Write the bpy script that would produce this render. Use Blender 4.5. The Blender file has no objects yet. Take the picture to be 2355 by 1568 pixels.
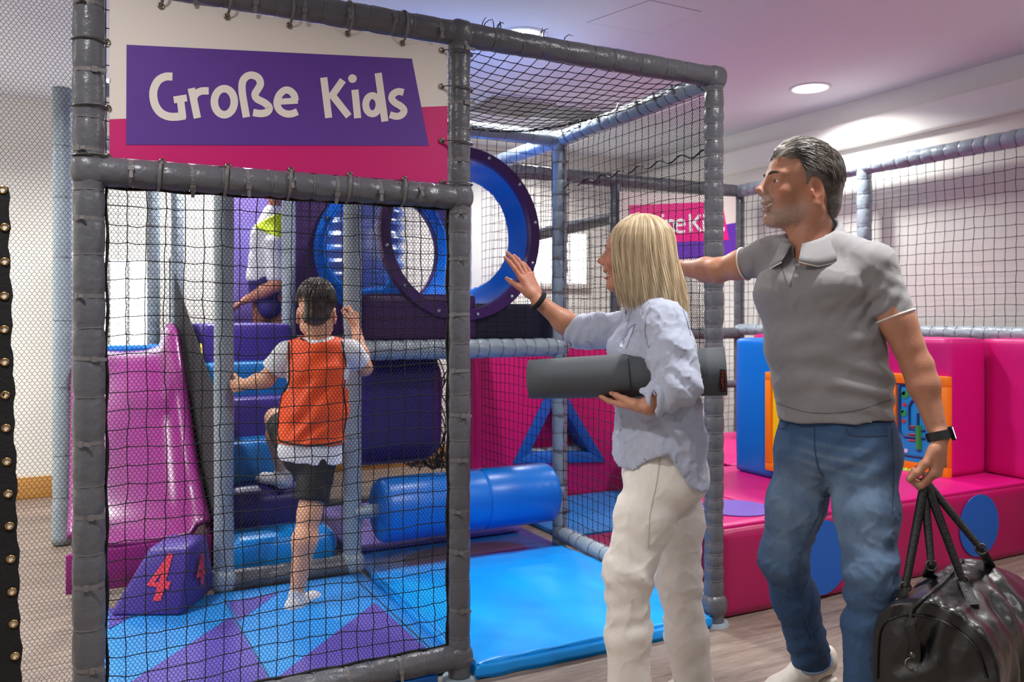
import bpy, bmesh, math, random
import numpy as np
from mathutils import Vector, Matrix
random.seed(7); np.random.seed(7)
scene = bpy.context.scene
C = scene.collection

# ------------------------------------------------------------------ camera
F_PX = 1921.0; CX, HY = 1177.5, 728.0; CAM_H = 1.25; YAW = math.radians(27.3)
FW = Vector((math.sin(YAW), math.cos(YAW), 0)); RT = Vector((math.cos(YAW), -math.sin(YAW), 0)); UP = Vector((0, 0, 1))
CAM = Vector((0, 0, CAM_H))
cd = bpy.data.cameras.new('camera'); cam = bpy.data.objects.new('camera', cd); C.objects.link(cam)
cam.location = CAM; cam.rotation_euler = (math.pi/2, 0, -YAW)
cd.sensor_width = 36; cd.lens = F_PX/2355*36; cd.shift_y = -(784-HY)/2355; cd.clip_start = .05
cd.dof.use_dof = True; cd.dof.focus_distance = 2.7; cd.dof.aperture_fstop = 4.0
scene.camera = cam
# ------------------------------------------------------------------ world and exposure
w = bpy.data.worlds.new('world'); scene.world = w; w.use_nodes = True
w.node_tree.nodes['Background'].inputs[0].default_value = (.86, .90, 1, 1)
w.node_tree.nodes['Background'].inputs[1].default_value = .16
vs = scene.view_settings; vs.view_transform = 'Standard'; vs.look = 'None'; vs.exposure = -0.1; vs.gamma = 1
vs.use_curve_mapping = False
CEIL = 2.75
def lamp(loc, power, size=.2, col=(1, .985, .965), spread=150):
    l = bpy.data.lights.new('downlight_or_fill', 'AREA'); l.shape = 'DISK'; l.size = size; l.energy = power; l.color = col
    l.spread = math.radians(spread)
    o = bpy.data.objects.new('downlight_or_fill', l); C.objects.link(o); o.location = loc; return o
LAMPS = [(2.09, 3.93, 42), (4.25, 3.97, 27), (-.3, 3.9, 34), (-.3, 1.55, 26), (2.09, 1.55, 30), (4.2, 1.55, 24), (.9, -.6, 16), (3.2, -.6, 16), (.9, 5.85, 36), (3.3, 5.85, 36), (-1.7, 5.6, 60), (-1.9, 3.4, 44)]  # last two are added fill for the back wall and left side, no fitting there
for x, y, pw_ in LAMPS: lamp((x, y, CEIL-.035), pw_*1.12)

# ------------------------------------------------------------------ projection helpers: pixel of the photograph -> point in the room
def P(px, py, d): return CAM + FW*d + RT*((px-CX)/F_PX*d) + UP*((HY-py)/F_PX*d)
def onV(px, py, V):
    r = (px-CX)/F_PX; return P(px, py, V/(FW.y+RT.y*r))
def onU(px, py, U):
    r = (px-CX)/F_PX; return P(px, py, U/(FW.x+RT.x*r))
def onZ(px, py, z): return P(px, py, (CAM_H-z)*F_PX/(py-HY))

# ------------------------------------------------------------------ materials
def lin(c): return tuple(((v/255)/12.92 if v/255 <= .04045 else ((v/255+.055)/1.055)**2.4) for v in c)
MATS = {}
def mat(name, rgb, rough=.5, bump=0, bscale=60, var=.0, vscale=8, metal=0, emit=None, estr=0, alpha=None, spec=.5, trans=0, coat=0, sheen=0, stretch=(1,1,1), attr=False, sss=0, coords='Object'):
    if name in MATS: return MATS[name]
    m = bpy.data.materials.new(name); m.use_nodes = True; nt = m.node_tree; b = nt.nodes['Principled BSDF']; L = nt.links
    c = lin(rgb)+(1,)
    b.inputs['Base Color'].default_value = c; b.inputs['Roughness'].default_value = rough; b.inputs['Metallic'].default_value = metal
    b.inputs['Specular IOR Level'].default_value = spec
    if coat: b.inputs['Coat Weight'].default_value = coat; b.inputs['Coat Roughness'].default_value = .15
    if sheen: b.inputs['Sheen Weight'].default_value = sheen; b.inputs['Sheen Roughness'].default_value = .5
    if trans: b.inputs['Transmission Weight'].default_value = trans
    if sss:
        b.inputs['Subsurface Weight'].default_value = sss; b.inputs['Subsurface Radius'].default_value = (1, .35, .2); b.inputs['Subsurface Scale'].default_value = .008
    if emit: b.inputs['Emission Color'].default_value = lin(emit)+(1,); b.inputs['Emission Strength'].default_value = estr
    if alpha is not None: b.inputs['Alpha'].default_value = alpha
    tc = nt.nodes.new('ShaderNodeTexCoord'); mp = nt.nodes.new('ShaderNodeMapping'); mp.inputs['Scale'].default_value = stretch
    L.new(tc.outputs[coords], mp.inputs[0])
    src = None
    if attr:
        a = nt.nodes.new('ShaderNodeAttribute'); a.attribute_name = 'Col'; src = a.outputs['Color']; L.new(src, b.inputs['Base Color'])
    if var:
        n = nt.nodes.new('ShaderNodeTexNoise'); n.inputs['Scale'].default_value = vscale; n.inputs['Detail'].default_value = 5; L.new(mp.outputs[0], n.inputs[0])
        r = nt.nodes.new('ShaderNodeMapRange'); r.inputs[1].default_value = .25; r.inputs[2].default_value = .75; r.inputs[3].default_value = 1-var; r.inputs[4].default_value = 1+var
        L.new(n.outputs[0], r.inputs[0])
        mx = nt.nodes.new('ShaderNodeVectorMath'); mx.operation = 'MULTIPLY'
        if src: L.new(src, mx.inputs[0])
        else: mx.inputs[0].default_value = c[:3]
        L.new(r.outputs[0], mx.inputs[1]); L.new(mx.outputs[0], b.inputs['Base Color'])
    if bump:
        n = nt.nodes.new('ShaderNodeTexNoise'); n.inputs['Scale'].default_value = bscale; n.inputs['Detail'].default_value = 3; L.new(mp.outputs[0], n.inputs[0])
        bp = nt.nodes.new('ShaderNodeBump'); bp.inputs['Strength'].default_value = bump; bp.inputs['Distance'].default_value = .01
        L.new(n.outputs[0], bp.inputs['Height']); L.new(bp.outputs[0], b.inputs['Normal'])
    MATS[name] = m; return m
def weave(m, scale=900, strength=.25, kx=(1,1,1)):          # fine woven relief added to a cloth
    nt = m.node_tree; b = nt.nodes['Principled BSDF']; L = nt.links
    tc = nt.nodes.new('ShaderNodeTexCoord'); n = nt.nodes.new('ShaderNodeTexNoise'); n.inputs['Scale'].default_value = scale; n.inputs['Detail'].default_value = 1
    mp = nt.nodes.new('ShaderNodeMapping'); mp.inputs['Scale'].default_value = kx; L.new(tc.outputs['Object'], mp.inputs[0]); L.new(mp.outputs[0], n.inputs[0])
    bp = nt.nodes.new('ShaderNodeBump'); bp.inputs['Strength'].default_value = strength; bp.inputs['Distance'].default_value = .002
    L.new(n.outputs[0], bp.inputs['Height'])
    old = b.inputs['Normal'].links
    if old: L.new(old[0].from_socket, bp.inputs['Normal'])
    L.new(bp.outputs[0], b.inputs['Normal']); return m

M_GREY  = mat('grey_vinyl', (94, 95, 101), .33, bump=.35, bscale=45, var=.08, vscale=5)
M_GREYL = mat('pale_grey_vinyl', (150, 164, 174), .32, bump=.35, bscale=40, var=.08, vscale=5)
M_TIE   = mat('grey_nylon', (112, 108, 110), .5)
M_CORD  = mat('black_cord', (12, 13, 16), .75)
M_FINE  = mat('black_thread', (14, 15, 19), .8)
M_WHITEP= mat('banner_white', (222, 213, 205), .65, bump=.1, bscale=6)
M_MAG   = mat('banner_magenta', (196, 4, 104), .5, bump=.1, bscale=6)
M_PUR   = mat('banner_purple', (86, 44, 140), .6, bump=.1, bscale=6)
M_BRASS = mat('grommet_metal', (150, 140, 120), .25, metal=1)
M_BLACKF= mat('black_fabric', (12, 12, 14), .8, bump=.3, bscale=120)
M_BLUE  = mat('bright_blue_vinyl', (0, 156, 250), .34, bump=.25, bscale=7, var=.04)
M_ROYAL = mat('royal_blue_vinyl', (0, 114, 212), .33, bump=.2, bscale=8)
M_BLUE2 = mat('sky_blue_mat', (22, 126, 206), .5, bump=.2, bscale=20)
M_VIOL  = mat('violet_mat', (76, 60, 152), .5, bump=.2, bscale=20)
M_INDIGO= mat('indigo_vinyl', (44, 32, 112), .38, bump=.25, bscale=10)
M_VIOLD = mat('violet_vinyl', (72, 52, 148), .4, bump=.25, bscale=10)
M_LAV   = mat('lavender_vinyl', (140, 120, 205), .45, bump=.2, bscale=10)
M_PURP  = mat('dark_purple_plastic', (74, 36, 104), .35)
M_PINK  = mat('pink_vinyl', (208, 10, 120), .42, bump=.2, bscale=9)
M_PINKD = mat('shaded_pink_vinyl', (168, 12, 86), .42, bump=.2, bscale=9)  # podium pink with the shade of its front put into the colour
M_SLIDE = mat('magenta_plastic', (126, 30, 110), .3)
M_TUBE  = mat('blue_plastic', (6, 112, 222), .25)
M_CLEAR = mat('clear_plastic', (120, 126, 162), .08, alpha=.4, spec=.6)
M_ORANGE= mat('orange_plastic', (248, 130, 10), .4)
M_YELLOW= mat('yellow_plastic', (246, 204, 20), .4)
M_BOARD = mat('board_blue', (30, 150, 215), .4)
M_BOARDD= mat('groove_blue', (10, 60, 110), .5)
M_GREEN = mat('leaf_green', (50, 160, 80), .5)
M_RED   = mat('print_red', (196, 60, 50), .5)
M_LIME  = mat('lime_rubber', (190, 225, 30), .5)
M_STEEL = mat('bolt_steel', (190, 190, 195), .25, metal=1)
M_WALL  = mat('white_wall_paint', (240, 238, 230), .85, bump=.05, bscale=40)
M_CEIL  = mat('ceiling_paint', (218, 222, 226), .85, bump=.04, bscale=30)
M_WOOD  = mat('oak_skirting', (186, 136, 70), .45, var=.18, vscale=6, stretch=(1, 14, 14))
M_SLATE = mat('slate', (60, 62, 66), .5)

# ------------------------------------------------------------------ object helpers
def empty(name, loc=(0, 0, 0)):
    o = bpy.data.objects.new(name, None); C.objects.link(o); o.location = loc; o.empty_display_size = .1; return o
def tag(o, label=None, cat=None, group=None, kind=None):
    if label: o['label'] = label
    if cat: o['category'] = cat
    if group: o['group'] = group
    if kind: o['kind'] = kind
    return o
def thing(name, loc, label, cat, group=None): return tag(empty(name, loc), label, cat, group)
def link(name, me, m=None, parent=None, smooth=True, angle=35):
    o = bpy.data.objects.new(name, me); C.objects.link(o)
    if m: me.materials.append(m)
    if smooth:
        me.polygons.foreach_set('use_smooth', np.ones(len(me.polygons), bool)); 
        if angle: me.set_sharp_from_angle(angle=math.radians(angle))
    if parent:
        o.parent = parent
        o.matrix_parent_inverse = Matrix.Translation(-parent.location) if parent.parent is None else Matrix.Identity(4)
        # a parent that is itself a child keeps its location at zero, so only the root offset counts
    return o
def again(o, parent=None, loc=None, rot=None):              # a copy that shares its mesh
    c = o.copy(); C.objects.link(c)
    if parent: c.parent = parent
    if loc is not None: c.location = loc
    if rot is not None: c.rotation_euler = rot
    return c
def pymesh(name, v, f, m=None, parent=None, smooth=True, angle=35):
    me = bpy.data.meshes.new(name); me.from_pydata([tuple(p) for p in v], [], f); me.update()
    return link(name, me, m, parent, smooth, angle)
def npmesh(name, V, Q, m=None, parent=None, smooth=False):  # numpy verts and equal-sided faces, fast
    me = bpy.data.meshes.new(name); k = Q.shape[1]
    me.vertices.add(len(V)); me.vertices.foreach_set('co', np.ascontiguousarray(V, np.float32).ravel())
    me.loops.add(Q.size); me.loops.foreach_set('vertex_index', np.ascontiguousarray(Q, np.int32).ravel())
    me.polygons.add(len(Q)); me.polygons.foreach_set('loop_start', np.arange(0, Q.size, k, dtype=np.int32))
    me.update(calc_edges=True); me.validate()
    return link(name, me, m, parent, smooth, None)
def bmobj(name, bm, m=None, parent=None, smooth=True, angle=35):
    me = bpy.data.meshes.new(name); bm.to_mesh(me); bm.free(); return link(name, me, m, parent, smooth, angle)
def frame_for(d):
    d = d.normalized(); a = Vector((0, 0, 1)) if abs(d.z) < .9 else Vector((1, 0, 0))
    s = d.cross(a).normalized(); return s, s.cross(d).normalized()
def sweep(name, pts, rad, m, parent=None, n=10, caps=True, flat=1.0, closed=False):   # round tube along points
    pts = [Vector(p) for p in pts]; N = len(pts); rad = [rad]*N if not hasattr(rad, '__len__') else rad
    v, f = [], []; prev = None
    for i, p in enumerate(pts):
        t = (pts[(i+1) % N]-pts[i-1]) if closed else (pts[min(i+1, N-1)]-pts[max(i-1, 0)])
        t.normalize()
        if prev is None: s, u = frame_for(t)
        else:
            s = (prev-t*prev.dot(t)).normalized(); u = s.cross(t).normalized()
        prev = s
        for k in range(n):
            a = 2*math.pi*k/n; v.append(p+s*(rad[i]*math.cos(a))+u*(rad[i]*flat*math.sin(a)))
    for i in range(N if closed else N-1):
        for k in range(n):
            a, b = i*n+k, i*n+(k+1) % n; c, d = ((i+1) % N)*n+(k+1) % n, ((i+1) % N)*n+k; f.append((a, b, c, d))
    if caps and not closed: f.append(tuple(range(n))[::-1]); f.append(tuple((N-1)*n+k for k in range(n)))
    return pymesh(name, v, f, m, parent, True, 50)
def cushion(name, size, r, m, parent=None, loc=(0, 0, 0), rotz=0, cuts=10, puff=0, wr=0, seed=0, world=True):  # soft rounded box
    bm = bmesh.new(); bmesh.ops.create_cube(bm, size=2)
    bmesh.ops.subdivide_edges(bm, edges=bm.edges[:], cuts=cuts, use_grid_fill=True)
    h = Vector(size)/2; rr = min(r, min(h)*.98); rs = random.Random(seed); ph = [rs.uniform(0, 6) for _ in range(6)]
    for vt in bm.verts:
        q = vt.co.copy()
        # concentrate grid lines near the edges so that the rounding is smooth
        q = Vector([math.copysign(abs(c)**.55, c) if abs(c) < 1 else c for c in q])
        p = Vector((q.x*h.x, q.y*h.y, q.z*h.z))
        inn = Vector([max(-(h[i]-rr), min(h[i]-rr, p[i])) for i in range(3)]); d = p-inn
        if d.length > 1e-9: d.normalize(); p = inn+d*rr
        nrm = Vector([q[i] if abs(q[i]) > .999 else 0 for i in range(3)])
        if nrm.length > 0: nrm.normalize()
        if puff:
            e = [1-abs(q[i])**3 for i in range(3) if abs(nrm[i]) < .5]; k = 1
            for x in e: k *= x
            p += nrm*puff*k
        if wr: p += nrm*wr*(math.sin(p.x*37+ph[0]+3*math.sin(p.y*9+ph[1]))*math.sin(p.y*23+ph[2])+.6*math.sin(p.z*41+ph[3]+2*math.sin(p.x*13)))
        vt.co = p
    c, s = math.cos(rotz), math.sin(rotz); L = Vector(loc)
    for vt in bm.verts:
        x, y, z = vt.co; vt.co = Vector((x*c-y*s, x*s+y*c, z))+L
    return bmobj(name, bm, m, parent, True, None)
def slab(name, poly, dirv, th, m, parent=None, bev=0):      # polygon extruded along a direction
    poly = [Vector(p) for p in poly]; d = Vector(dirv).normalized()*th; n = len(poly)
    nn = Vector((0, 0, 0))
    for i in range(n): nn += poly[i].cross(poly[(i+1) % n])
    if nn.dot(d) > 0: poly = poly[::-1]
    bm = bmesh.new(); a = [bm.verts.new(p) for p in poly]; b = [bm.verts.new(p+d) for p in poly]
    bm.faces.new(a); bm.faces.new(b[::-1])
    for i in range(n): bm.faces.new((a[(i+1) % n], a[i], b[i], b[(i+1) % n]))
    if bev: bmesh.ops.bevel(bm, geom=bm.edges[:], offset=bev, segments=2, affect='EDGES', profile=.5)
    return bmobj(name, bm, m, parent, True, 40)
def ribbon(pts, wd, closed=False, n=None):                  # flat stroke in 2D -> outline quads (vertices 2D, faces)
    pts = [np.array(p, float) for p in pts]; N = len(pts); v, f = [], []
    for i in range(N):
        a = pts[(i-1) % N] if (closed or i > 0) else pts[i]; b = pts[(i+1) % N] if (closed or i < N-1) else pts[i]
        t = b-a; t /= np.linalg.norm(t)+1e-9; nn = np.array([-t[1], t[0]]); v += [pts[i]+nn*wd/2, pts[i]-nn*wd/2]
    for i in range(N if closed else N-1):
        j = (i+1) % N; f.append((2*i, 2*i+1, 2*j+1, 2*j))
    return v, f
def spline(pts, k=6, closed=False):
    pts = [np.array(p, float) for p in pts]; N = len(pts); out = []
    for i in range(N if closed else N-1):
        g = lambda j: pts[j % N] if closed else pts[min(max(j, 0), N-1)]
        p0, p1, p2, p3 = g(i-1), g(i), g(i+1), g(i+2)
        for s in range(k):
            t = s/k; out.append(.5*((2*p1)+(-p0+p2)*t+(2*p0-5*p1+4*p2-p3)*t*t+(-p0+3*p1-3*p2+p3)*t**3))
    if not closed: out.append(pts[-1])
    return out

# ------------------------------------------------------------------ padded pipes
TIE_ME = {}
def tie_mesh(R, kind):
    key = (round(R, 4), kind)
    if key in TIE_ME: return TIE_ME[key]
    bm = bmesh.new(); n = 20
    hw, th = (.0055, .0022) if kind == 'zip' else (.0016, .0018)
    rings = [(-hw, R), (-hw, R+th), (hw, R+th), (hw, R)]
    vs = [[bm.verts.new((r*math.cos(2*math.pi*k/n), r*math.sin(2*math.pi*k/n), z)) for k in range(n)] for z, r in rings]
    for a in range(3):
        for k in range(n): bm.faces.new((vs[a][k], vs[a][(k+1) % n], vs[a+1][(k+1) % n], vs[a+1][k]))
    if kind == 'zip':                                       # locking head and cut tail
        for (sx, sy, sz, x, y, z) in ((.008, .014, .016, R+.003, .010, 0), (.003, .026, .010, R+.004, .028, 0)):
            r = bmesh.ops.create_cube(bm, size=1)
            for q in r['verts']: q.co = Vector((q.co.x*sx+x, q.co.y*sy+y, q.co.z*sz+z))
    me = bpy.data.meshes.new('zip_tie' if kind == 'zip' else 'cord_ring'); bm.to_mesh(me); bm.free(); me.materials.append(M_TIE)
    TIE_ME[key] = me; return me
def pad(name, p0, p1, R, m, parent, step=.095, zips=2, seed=0, face=None, jit=.25, pin=.05, trim=(0, 0)):
    """foam-clad pipe: bulging sleeve pinched by ties; every tie is a child of the sleeve"""
    p0, p1 = Vector(p0), Vector(p1); ax = (p1-p0); Lg = ax.length; ax.normalize(); s, u = frame_for(ax); rs = random.Random(seed+int(Lg*1000))
    ts = []; t = step*rs.uniform(.4, .9)+trim[0]
    while t < Lg-trim[1]-.02: ts.append(t); t += step*(1+rs.uniform(-jit, jit))
    zs = []; 
    last = 0
    for i in range(len(ts)+1):
        nx = ts[i] if i < len(ts) else Lg; seg = nx-last; st = 0 if i == 0 else 1
        for k in range(7): zs.append(last+seg*k/7)
        last = nx
    zs.append(Lg); n = 26; v = []; f = []; tsa = np.array(ts) if ts else np.array([-9.])
    for z in zs:
        d = np.abs(tsa-z).min(); dq = d/step
        base = R*(1-pin*math.exp(-(d/.007)**2)-pin*.7*math.exp(-(d/.022)**2))
        for k in range(n):
            a = 2*math.pi*k/n
            wr = .035*R*math.exp(-(d/.03)**2)*(math.sin(a*7+z*40+seed)+.6*math.sin(a*12+seed*2+z*13))
            big = .02*R*math.sin(a*2+z*9+seed)
            r = base+wr+big
            v.append(p0+ax*z+s*(r*math.cos(a))+u*(r*math.sin(a)))
    for i in range(len(zs)-1):
        for k in range(n): f.append((i*n+k, i*n+(k+1) % n, (i+1)*n+(k+1) % n, (i+1)*n+k))
    f.append(tuple(range(n))[::-1]); f.append(tuple((len(zs)-1)*n+k for k in range(n)))
    o = pymesh(name, v, f, m, parent, True, None)
    fa = Vector(face) if face else -FW
    fx = (fa-ax*fa.dot(ax)).normalized(); fy = ax.cross(fx)
    for i, t in enumerate(ts):
        kind = 'zip' if (zips and i % zips == 0) else 'cord'
        me = tie_mesh(R*(1-1.45*pin), kind); c = bpy.data.objects.new(me.name, me); C.objects.link(c); c.parent = o
        q = fx.copy(); q.rotate(Matrix.Rotation(rs.uniform(-.7, .7), 3, ax)) ; qy = ax.cross(q)
        mw = Matrix((q, qy, ax)).transposed().to_4x4(); mw.translation = p0+ax*t
        c.matrix_basis = mw @ Matrix.Rotation(rs.uniform(-.07, .07), 4, 'X')
    return o
def joint(name, p, R, m, parent): # stitched elbow cover
    bm = bmesh.new(); bmesh.ops.create_uvsphere(bm, u_segments=24, v_segments=16, radius=R)
    for q in bm.verts: q.co = Vector([math.copysign(abs(c/R)**.75*R, c) for c in q.co])*.98+Vector(p)+q.co*.02*math.sin(q.co.x*200+q.co.z*90)
    return bmobj(name, bm, m, parent, True, None)

# ------------------------------------------------------------------ nets
def prisms(A, B, r):                                        # numpy: one 3-sided prism per edge A[i]->B[i]
    d = B-A; L = np.linalg.norm(d, axis=1, keepdims=True)+1e-12; d = d/L
    ref = np.where(np.abs(d[:, 2:3]) < .9, np.array([[0, 0, 1.]]), np.array([[1., 0, 0]]))
    s = np.cross(d, ref); s /= np.linalg.norm(s, axis=1, keepdims=True); u = np.cross(s, d)
    n = len(A); V = np.zeros((n, 6, 3))
    for k in range(3):
        a = 2*math.pi*k/3+.5; o = (s*math.cos(a)+u*math.sin(a))*r
        V[:, k] = A+o; V[:, 3+k] = B+o
    b = np.arange(n)[:, None]*6
    Q = np.concatenate([b+np.array([[k, (k+1) % 3, 3+(k+1) % 3, 3+k]]) for k in range(3)])
    return V.reshape(-1, 3), Q
def coarse(name, o, a, b, La, Lb, cell, r, parent, m=M_CORD, wob=.004, sag=None, seed=0, keep=None):
    rs = np.random.RandomState(seed); na, nb = max(2, int(round(La/cell))), max(2, int(round(Lb/cell)))
    a, b, o = np.array(a, float), np.array(b, float), np.array(o, float); nrm = np.cross(a, b)
    S, T = np.meshgrid(np.linspace(0, 1, na+1), np.linspace(0, 1, nb+1), indexing='ij')
    edge = np.minimum(np.minimum(S, 1-S)*na, np.minimum(T, 1-T)*nb).clip(0, 1)
    G = o+S[..., None]*La*a+T[..., None]*Lb*b
    low = lambda k: np.sin(S*6.3*k+rs.uniform(0, 6))*np.sin(T*5.1*k+rs.uniform(0, 6))
    for ax in (a, b): G += (ax*((low(1)+.7*low(2.3))*wob+rs.normal(0, wob*.3, S.shape))[..., None])*edge[..., None]
    G += nrm*((low(1.2)*wob*2)*edge)[..., None]
    if sag is not None: G += np.array(sag)*(4*S*(1-S)*4*T*(1-T))[..., None]
    A, B = [], []
    def add(p, q):                                          # two slightly slack pieces per mesh side
        mid = (p+q)/2+rs.normal(0, wob*.22, p.shape)+np.array([0, 0, -wob*.25]); A.extend([p, mid]); B.extend([mid, q])
    add(G[:-1].reshape(-1, 3), G[1:].reshape(-1, 3)); add(G[:, :-1].reshape(-1, 3), G[:, 1:].reshape(-1, 3))
    A, B = np.concatenate(A), np.concatenate(B)
    if keep is not None: k = keep(A) & keep(B); A, B = A[k], B[k]
    V, Q = prisms(A, B, r)
    K = G.reshape(-1, 3)
    if keep is not None: K = K[keep(K)]
    kr = r*2.1; oc = np.array([[1,0,0],[-1,0,0],[0,1,0],[0,-1,0],[0,0,1],[0,0,-1]])*kr
    Vk = (K[:, None]+oc[None]).reshape(-1, 3); tri = np.array([[0,2,4,4],[2,1,4,4],[1,3,4,4],[3,0,4,4],[2,0,5,5],[1,2,5,5],[3,1,5,5],[0,3,5,5]])
    base = len(V)
    T3 = (base+np.arange(len(K))[:, None, None]*6+tri[None, :, :3]).reshape(-1, 3)
    me = bpy.data.meshes.new(name); VV = np.concatenate([V, Vk])
    me.vertices.add(len(VV)); me.vertices.foreach_set('co', VV.astype(np.float32).ravel())
    idx = np.concatenate([Q.ravel(), T3.ravel()]).astype(np.int32); me.loops.add(len(idx)); me.loops.foreach_set('vertex_index', idx)
    st = np.concatenate([np.arange(len(Q))*4, len(Q)*4+np.arange(len(T3))*3]).astype(np.int32)
    me.polygons.add(len(st)); me.polygons.foreach_set('loop_start', st); me.update(calc_edges=True)
    return link(name, me, m, parent, False)
def hexnet(name, o, a, b, La, Lb, wd, hp, r, parent, m=M_FINE, seed=0, keep=None, flat=False, warp=.004):
    """fine knotless mesh of little hexagons"""
    a, b, o = np.array(a, float), np.array(b, float), np.array(o, float); nrm = np.cross(a, b)
    na, nb = int(La/wd)+1, int(Lb/hp)+1; sh = hp*.32          # short upright side of each cell
    I, J = np.meshgrid(np.arange(na+1), np.arange(nb+1), indexing='ij')
    X = (I+.5*(J % 2))*wd; Yb = J*hp
    lo = np.stack([X, Yb], -1); hi = np.stack([X, Yb+sh], -1)
    e = [(lo, hi)]
    ev = (J % 2 == 0)
    nx = np.stack([X+.5*wd, Yb+hp], -1); nl = np.stack([X-.5*wd, Yb+hp], -1)
    A2 = np.concatenate([lo.reshape(-1, 2), hi.reshape(-1, 2), hi.reshape(-1, 2)]); B2 = np.concatenate([hi.reshape(-1, 2), nx.reshape(-1, 2), nl.reshape(-1, 2)])
    k = (np.minimum(A2[:, 0], B2[:, 0]) >= -1e-6) & (np.maximum(A2[:, 0], B2[:, 0]) <= La) & (np.maximum(A2[:, 1], B2[:, 1]) <= Lb)
    A2, B2 = A2[k], B2[k]
    def w3(p):
        x, y = p[:, 0], p[:, 1]; dx = warp*np.sin(y*9+x*3+seed); dy = warp*np.sin(x*7+y*2+seed*2); dn = warp*1.5*np.sin(x*5+seed)*np.sin(y*4)
        return o+(x+dx)[:, None]*a+(y+dy)[:, None]*b+dn[:, None]*nrm
    A, B = w3(A2), w3(B2)
    if keep is not None: q = keep(A) & keep(B); A, B = A[q], B[q]
    if flat:
        d = B-A; s = np.cross(d, nrm); s /= np.linalg.norm(s, axis=1, keepdims=True)+1e-12
        V = np.stack([A-s*r, A+s*r, B+s*r, B-s*r], 1).reshape(-1, 3); Q = np.arange(len(A)*4).reshape(-1, 4)
    else: V, Q = prisms(A, B, r)
    return npmesh(name, V, Q, m, parent)
# ================================================================== THE SETTING
def struct(o): o['kind'] = 'structure'; return o
XA, XM, XB, XC = .02, .57, 1.16, 2.29; Y1, Y2, Y3 = 2.645, 3.92, 5.17; ZT, ZM = 2.225, 1.662; PR = .041
def box(name, x0, x1, y0, y1, z0, z1, m, parent=None, bev=0):
    return slab(name, [(x0, y0, z0), (x1, y0, z0), (x1, y1, z0), (x0, y1, z0)], (0, 0, 1), z1-z0, m, parent, bev)
mf = bpy.data.materials.new('wood_look_vinyl'); mf.use_nodes = True
def build_floor():
    nt = mf.node_tree; L = nt.links; b = nt.nodes['Principled BSDF']; b.inputs['Roughness'].default_value = .48
    tc = nt.nodes.new('ShaderNodeTexCoord'); mp = nt.nodes.new('ShaderNodeMapping'); mp.inputs['Scale'].default_value = (1, 9, 1); mp.inputs['Rotation'].default_value = (0, 0, .0)
    L.new(tc.outputs['Object'], mp.inputs[0])
    n = nt.nodes.new('ShaderNodeTexNoise'); n.inputs['Scale'].default_value = 3.2; n.inputs['Detail'].default_value = 8; n.inputs['Distortion'].default_value = .6; L.new(mp.outputs[0], n.inputs[0])
    n2 = nt.nodes.new('ShaderNodeTexNoise'); n2.inputs['Scale'].default_value = 14; n2.inputs['Detail'].default_value = 6; L.new(mp.outputs[0], n2.inputs[0])
    br = nt.nodes.new('ShaderNodeTexBrick'); br.inputs['Scale'].default_value = 1; br.inputs['Brick Width'].default_value = 1.2; br.inputs['Row Height'].default_value = .18; br.inputs['Mortar Size'].default_value = .0012
    br.inputs['Color1'].default_value = (.9, .9, .9, 1); br.inputs['Color2'].default_value = (1.08, 1.06, 1.04, 1); br.inputs['Mortar'].default_value = (.6, .58, .55, 1)
    L.new(tc.outputs['Object'], br.inputs[0])
    cr = nt.nodes.new('ShaderNodeValToRGB'); cr.color_ramp.elements[0].color = lin((96, 82, 74))+(1,); cr.color_ramp.elements[1].color = lin((156, 140, 128))+(1,)
    cr.color_ramp.elements[0].position = .3; cr.color_ramp.elements[1].position = .72
    ad = nt.nodes.new('ShaderNodeMath'); ad.operation = 'MULTIPLY_ADD'; ad.inputs[1].default_value = .45; L.new(n2.outputs[0], ad.inputs[0])
    sc = nt.nodes.new('ShaderNodeMath'); sc.operation = 'MULTIPLY'; sc.inputs[1].default_value = .6; L.new(n.outputs[0], sc.inputs[0]); L.new(sc.outputs[0], ad.inputs[2])
    L.new(ad.outputs[0], cr.inputs[0])
    mx = nt.nodes.new('ShaderNodeVectorMath'); mx.operation = 'MULTIPLY'; L.new(cr.outputs[0], mx.inputs[0]); L.new(br.outputs[0], mx.inputs[1]); L.new(mx.outputs[0], b.inputs['Base Color'])
    bp = nt.nodes.new('ShaderNodeBump'); bp.inputs['Strength'].default_value = .12; bp.inputs['Distance'].default_value = .004; L.new(ad.outputs[0], bp.inputs['Height']); L.new(bp.outputs[0], b.inputs['Normal'])
build_floor()
XR, YB, XL = 4.78, 6.62, -2.6
struct(box('floor', XL, XR+.1, -2.5, YB+.1, -.08, 0, mf))
struct(box('ceiling', XL, XR+.1, -2.5, YB+.1, CEIL, CEIL+.1, M_CEIL))
struct(box('wall_back', XL, XR, YB, YB+.12, 0, CEIL, M_WALL))
struct(box('wall_right', XR, XR+.12, -2.5, YB+.12, 0, CEIL, M_WALL))
struct(box('wall_left', XL-.12, XL, -2.5, YB+.12, 0, CEIL, M_WALL))
# dropped soffit band that runs along the right wall under the ceiling
struct(box('trim_1', XR-.07, XR, -2.5, YB, 2.42, 2.60, M_WALL, bev=.02))
struct(box('baseboard_back', XL, XR, YB-.02, YB, 0, .15, M_WOOD, bev=.004))
struct(box('baseboard_right', XR-.02, XR, -2.5, YB-.02, 0, .15, M_WOOD, bev=.004))
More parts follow.
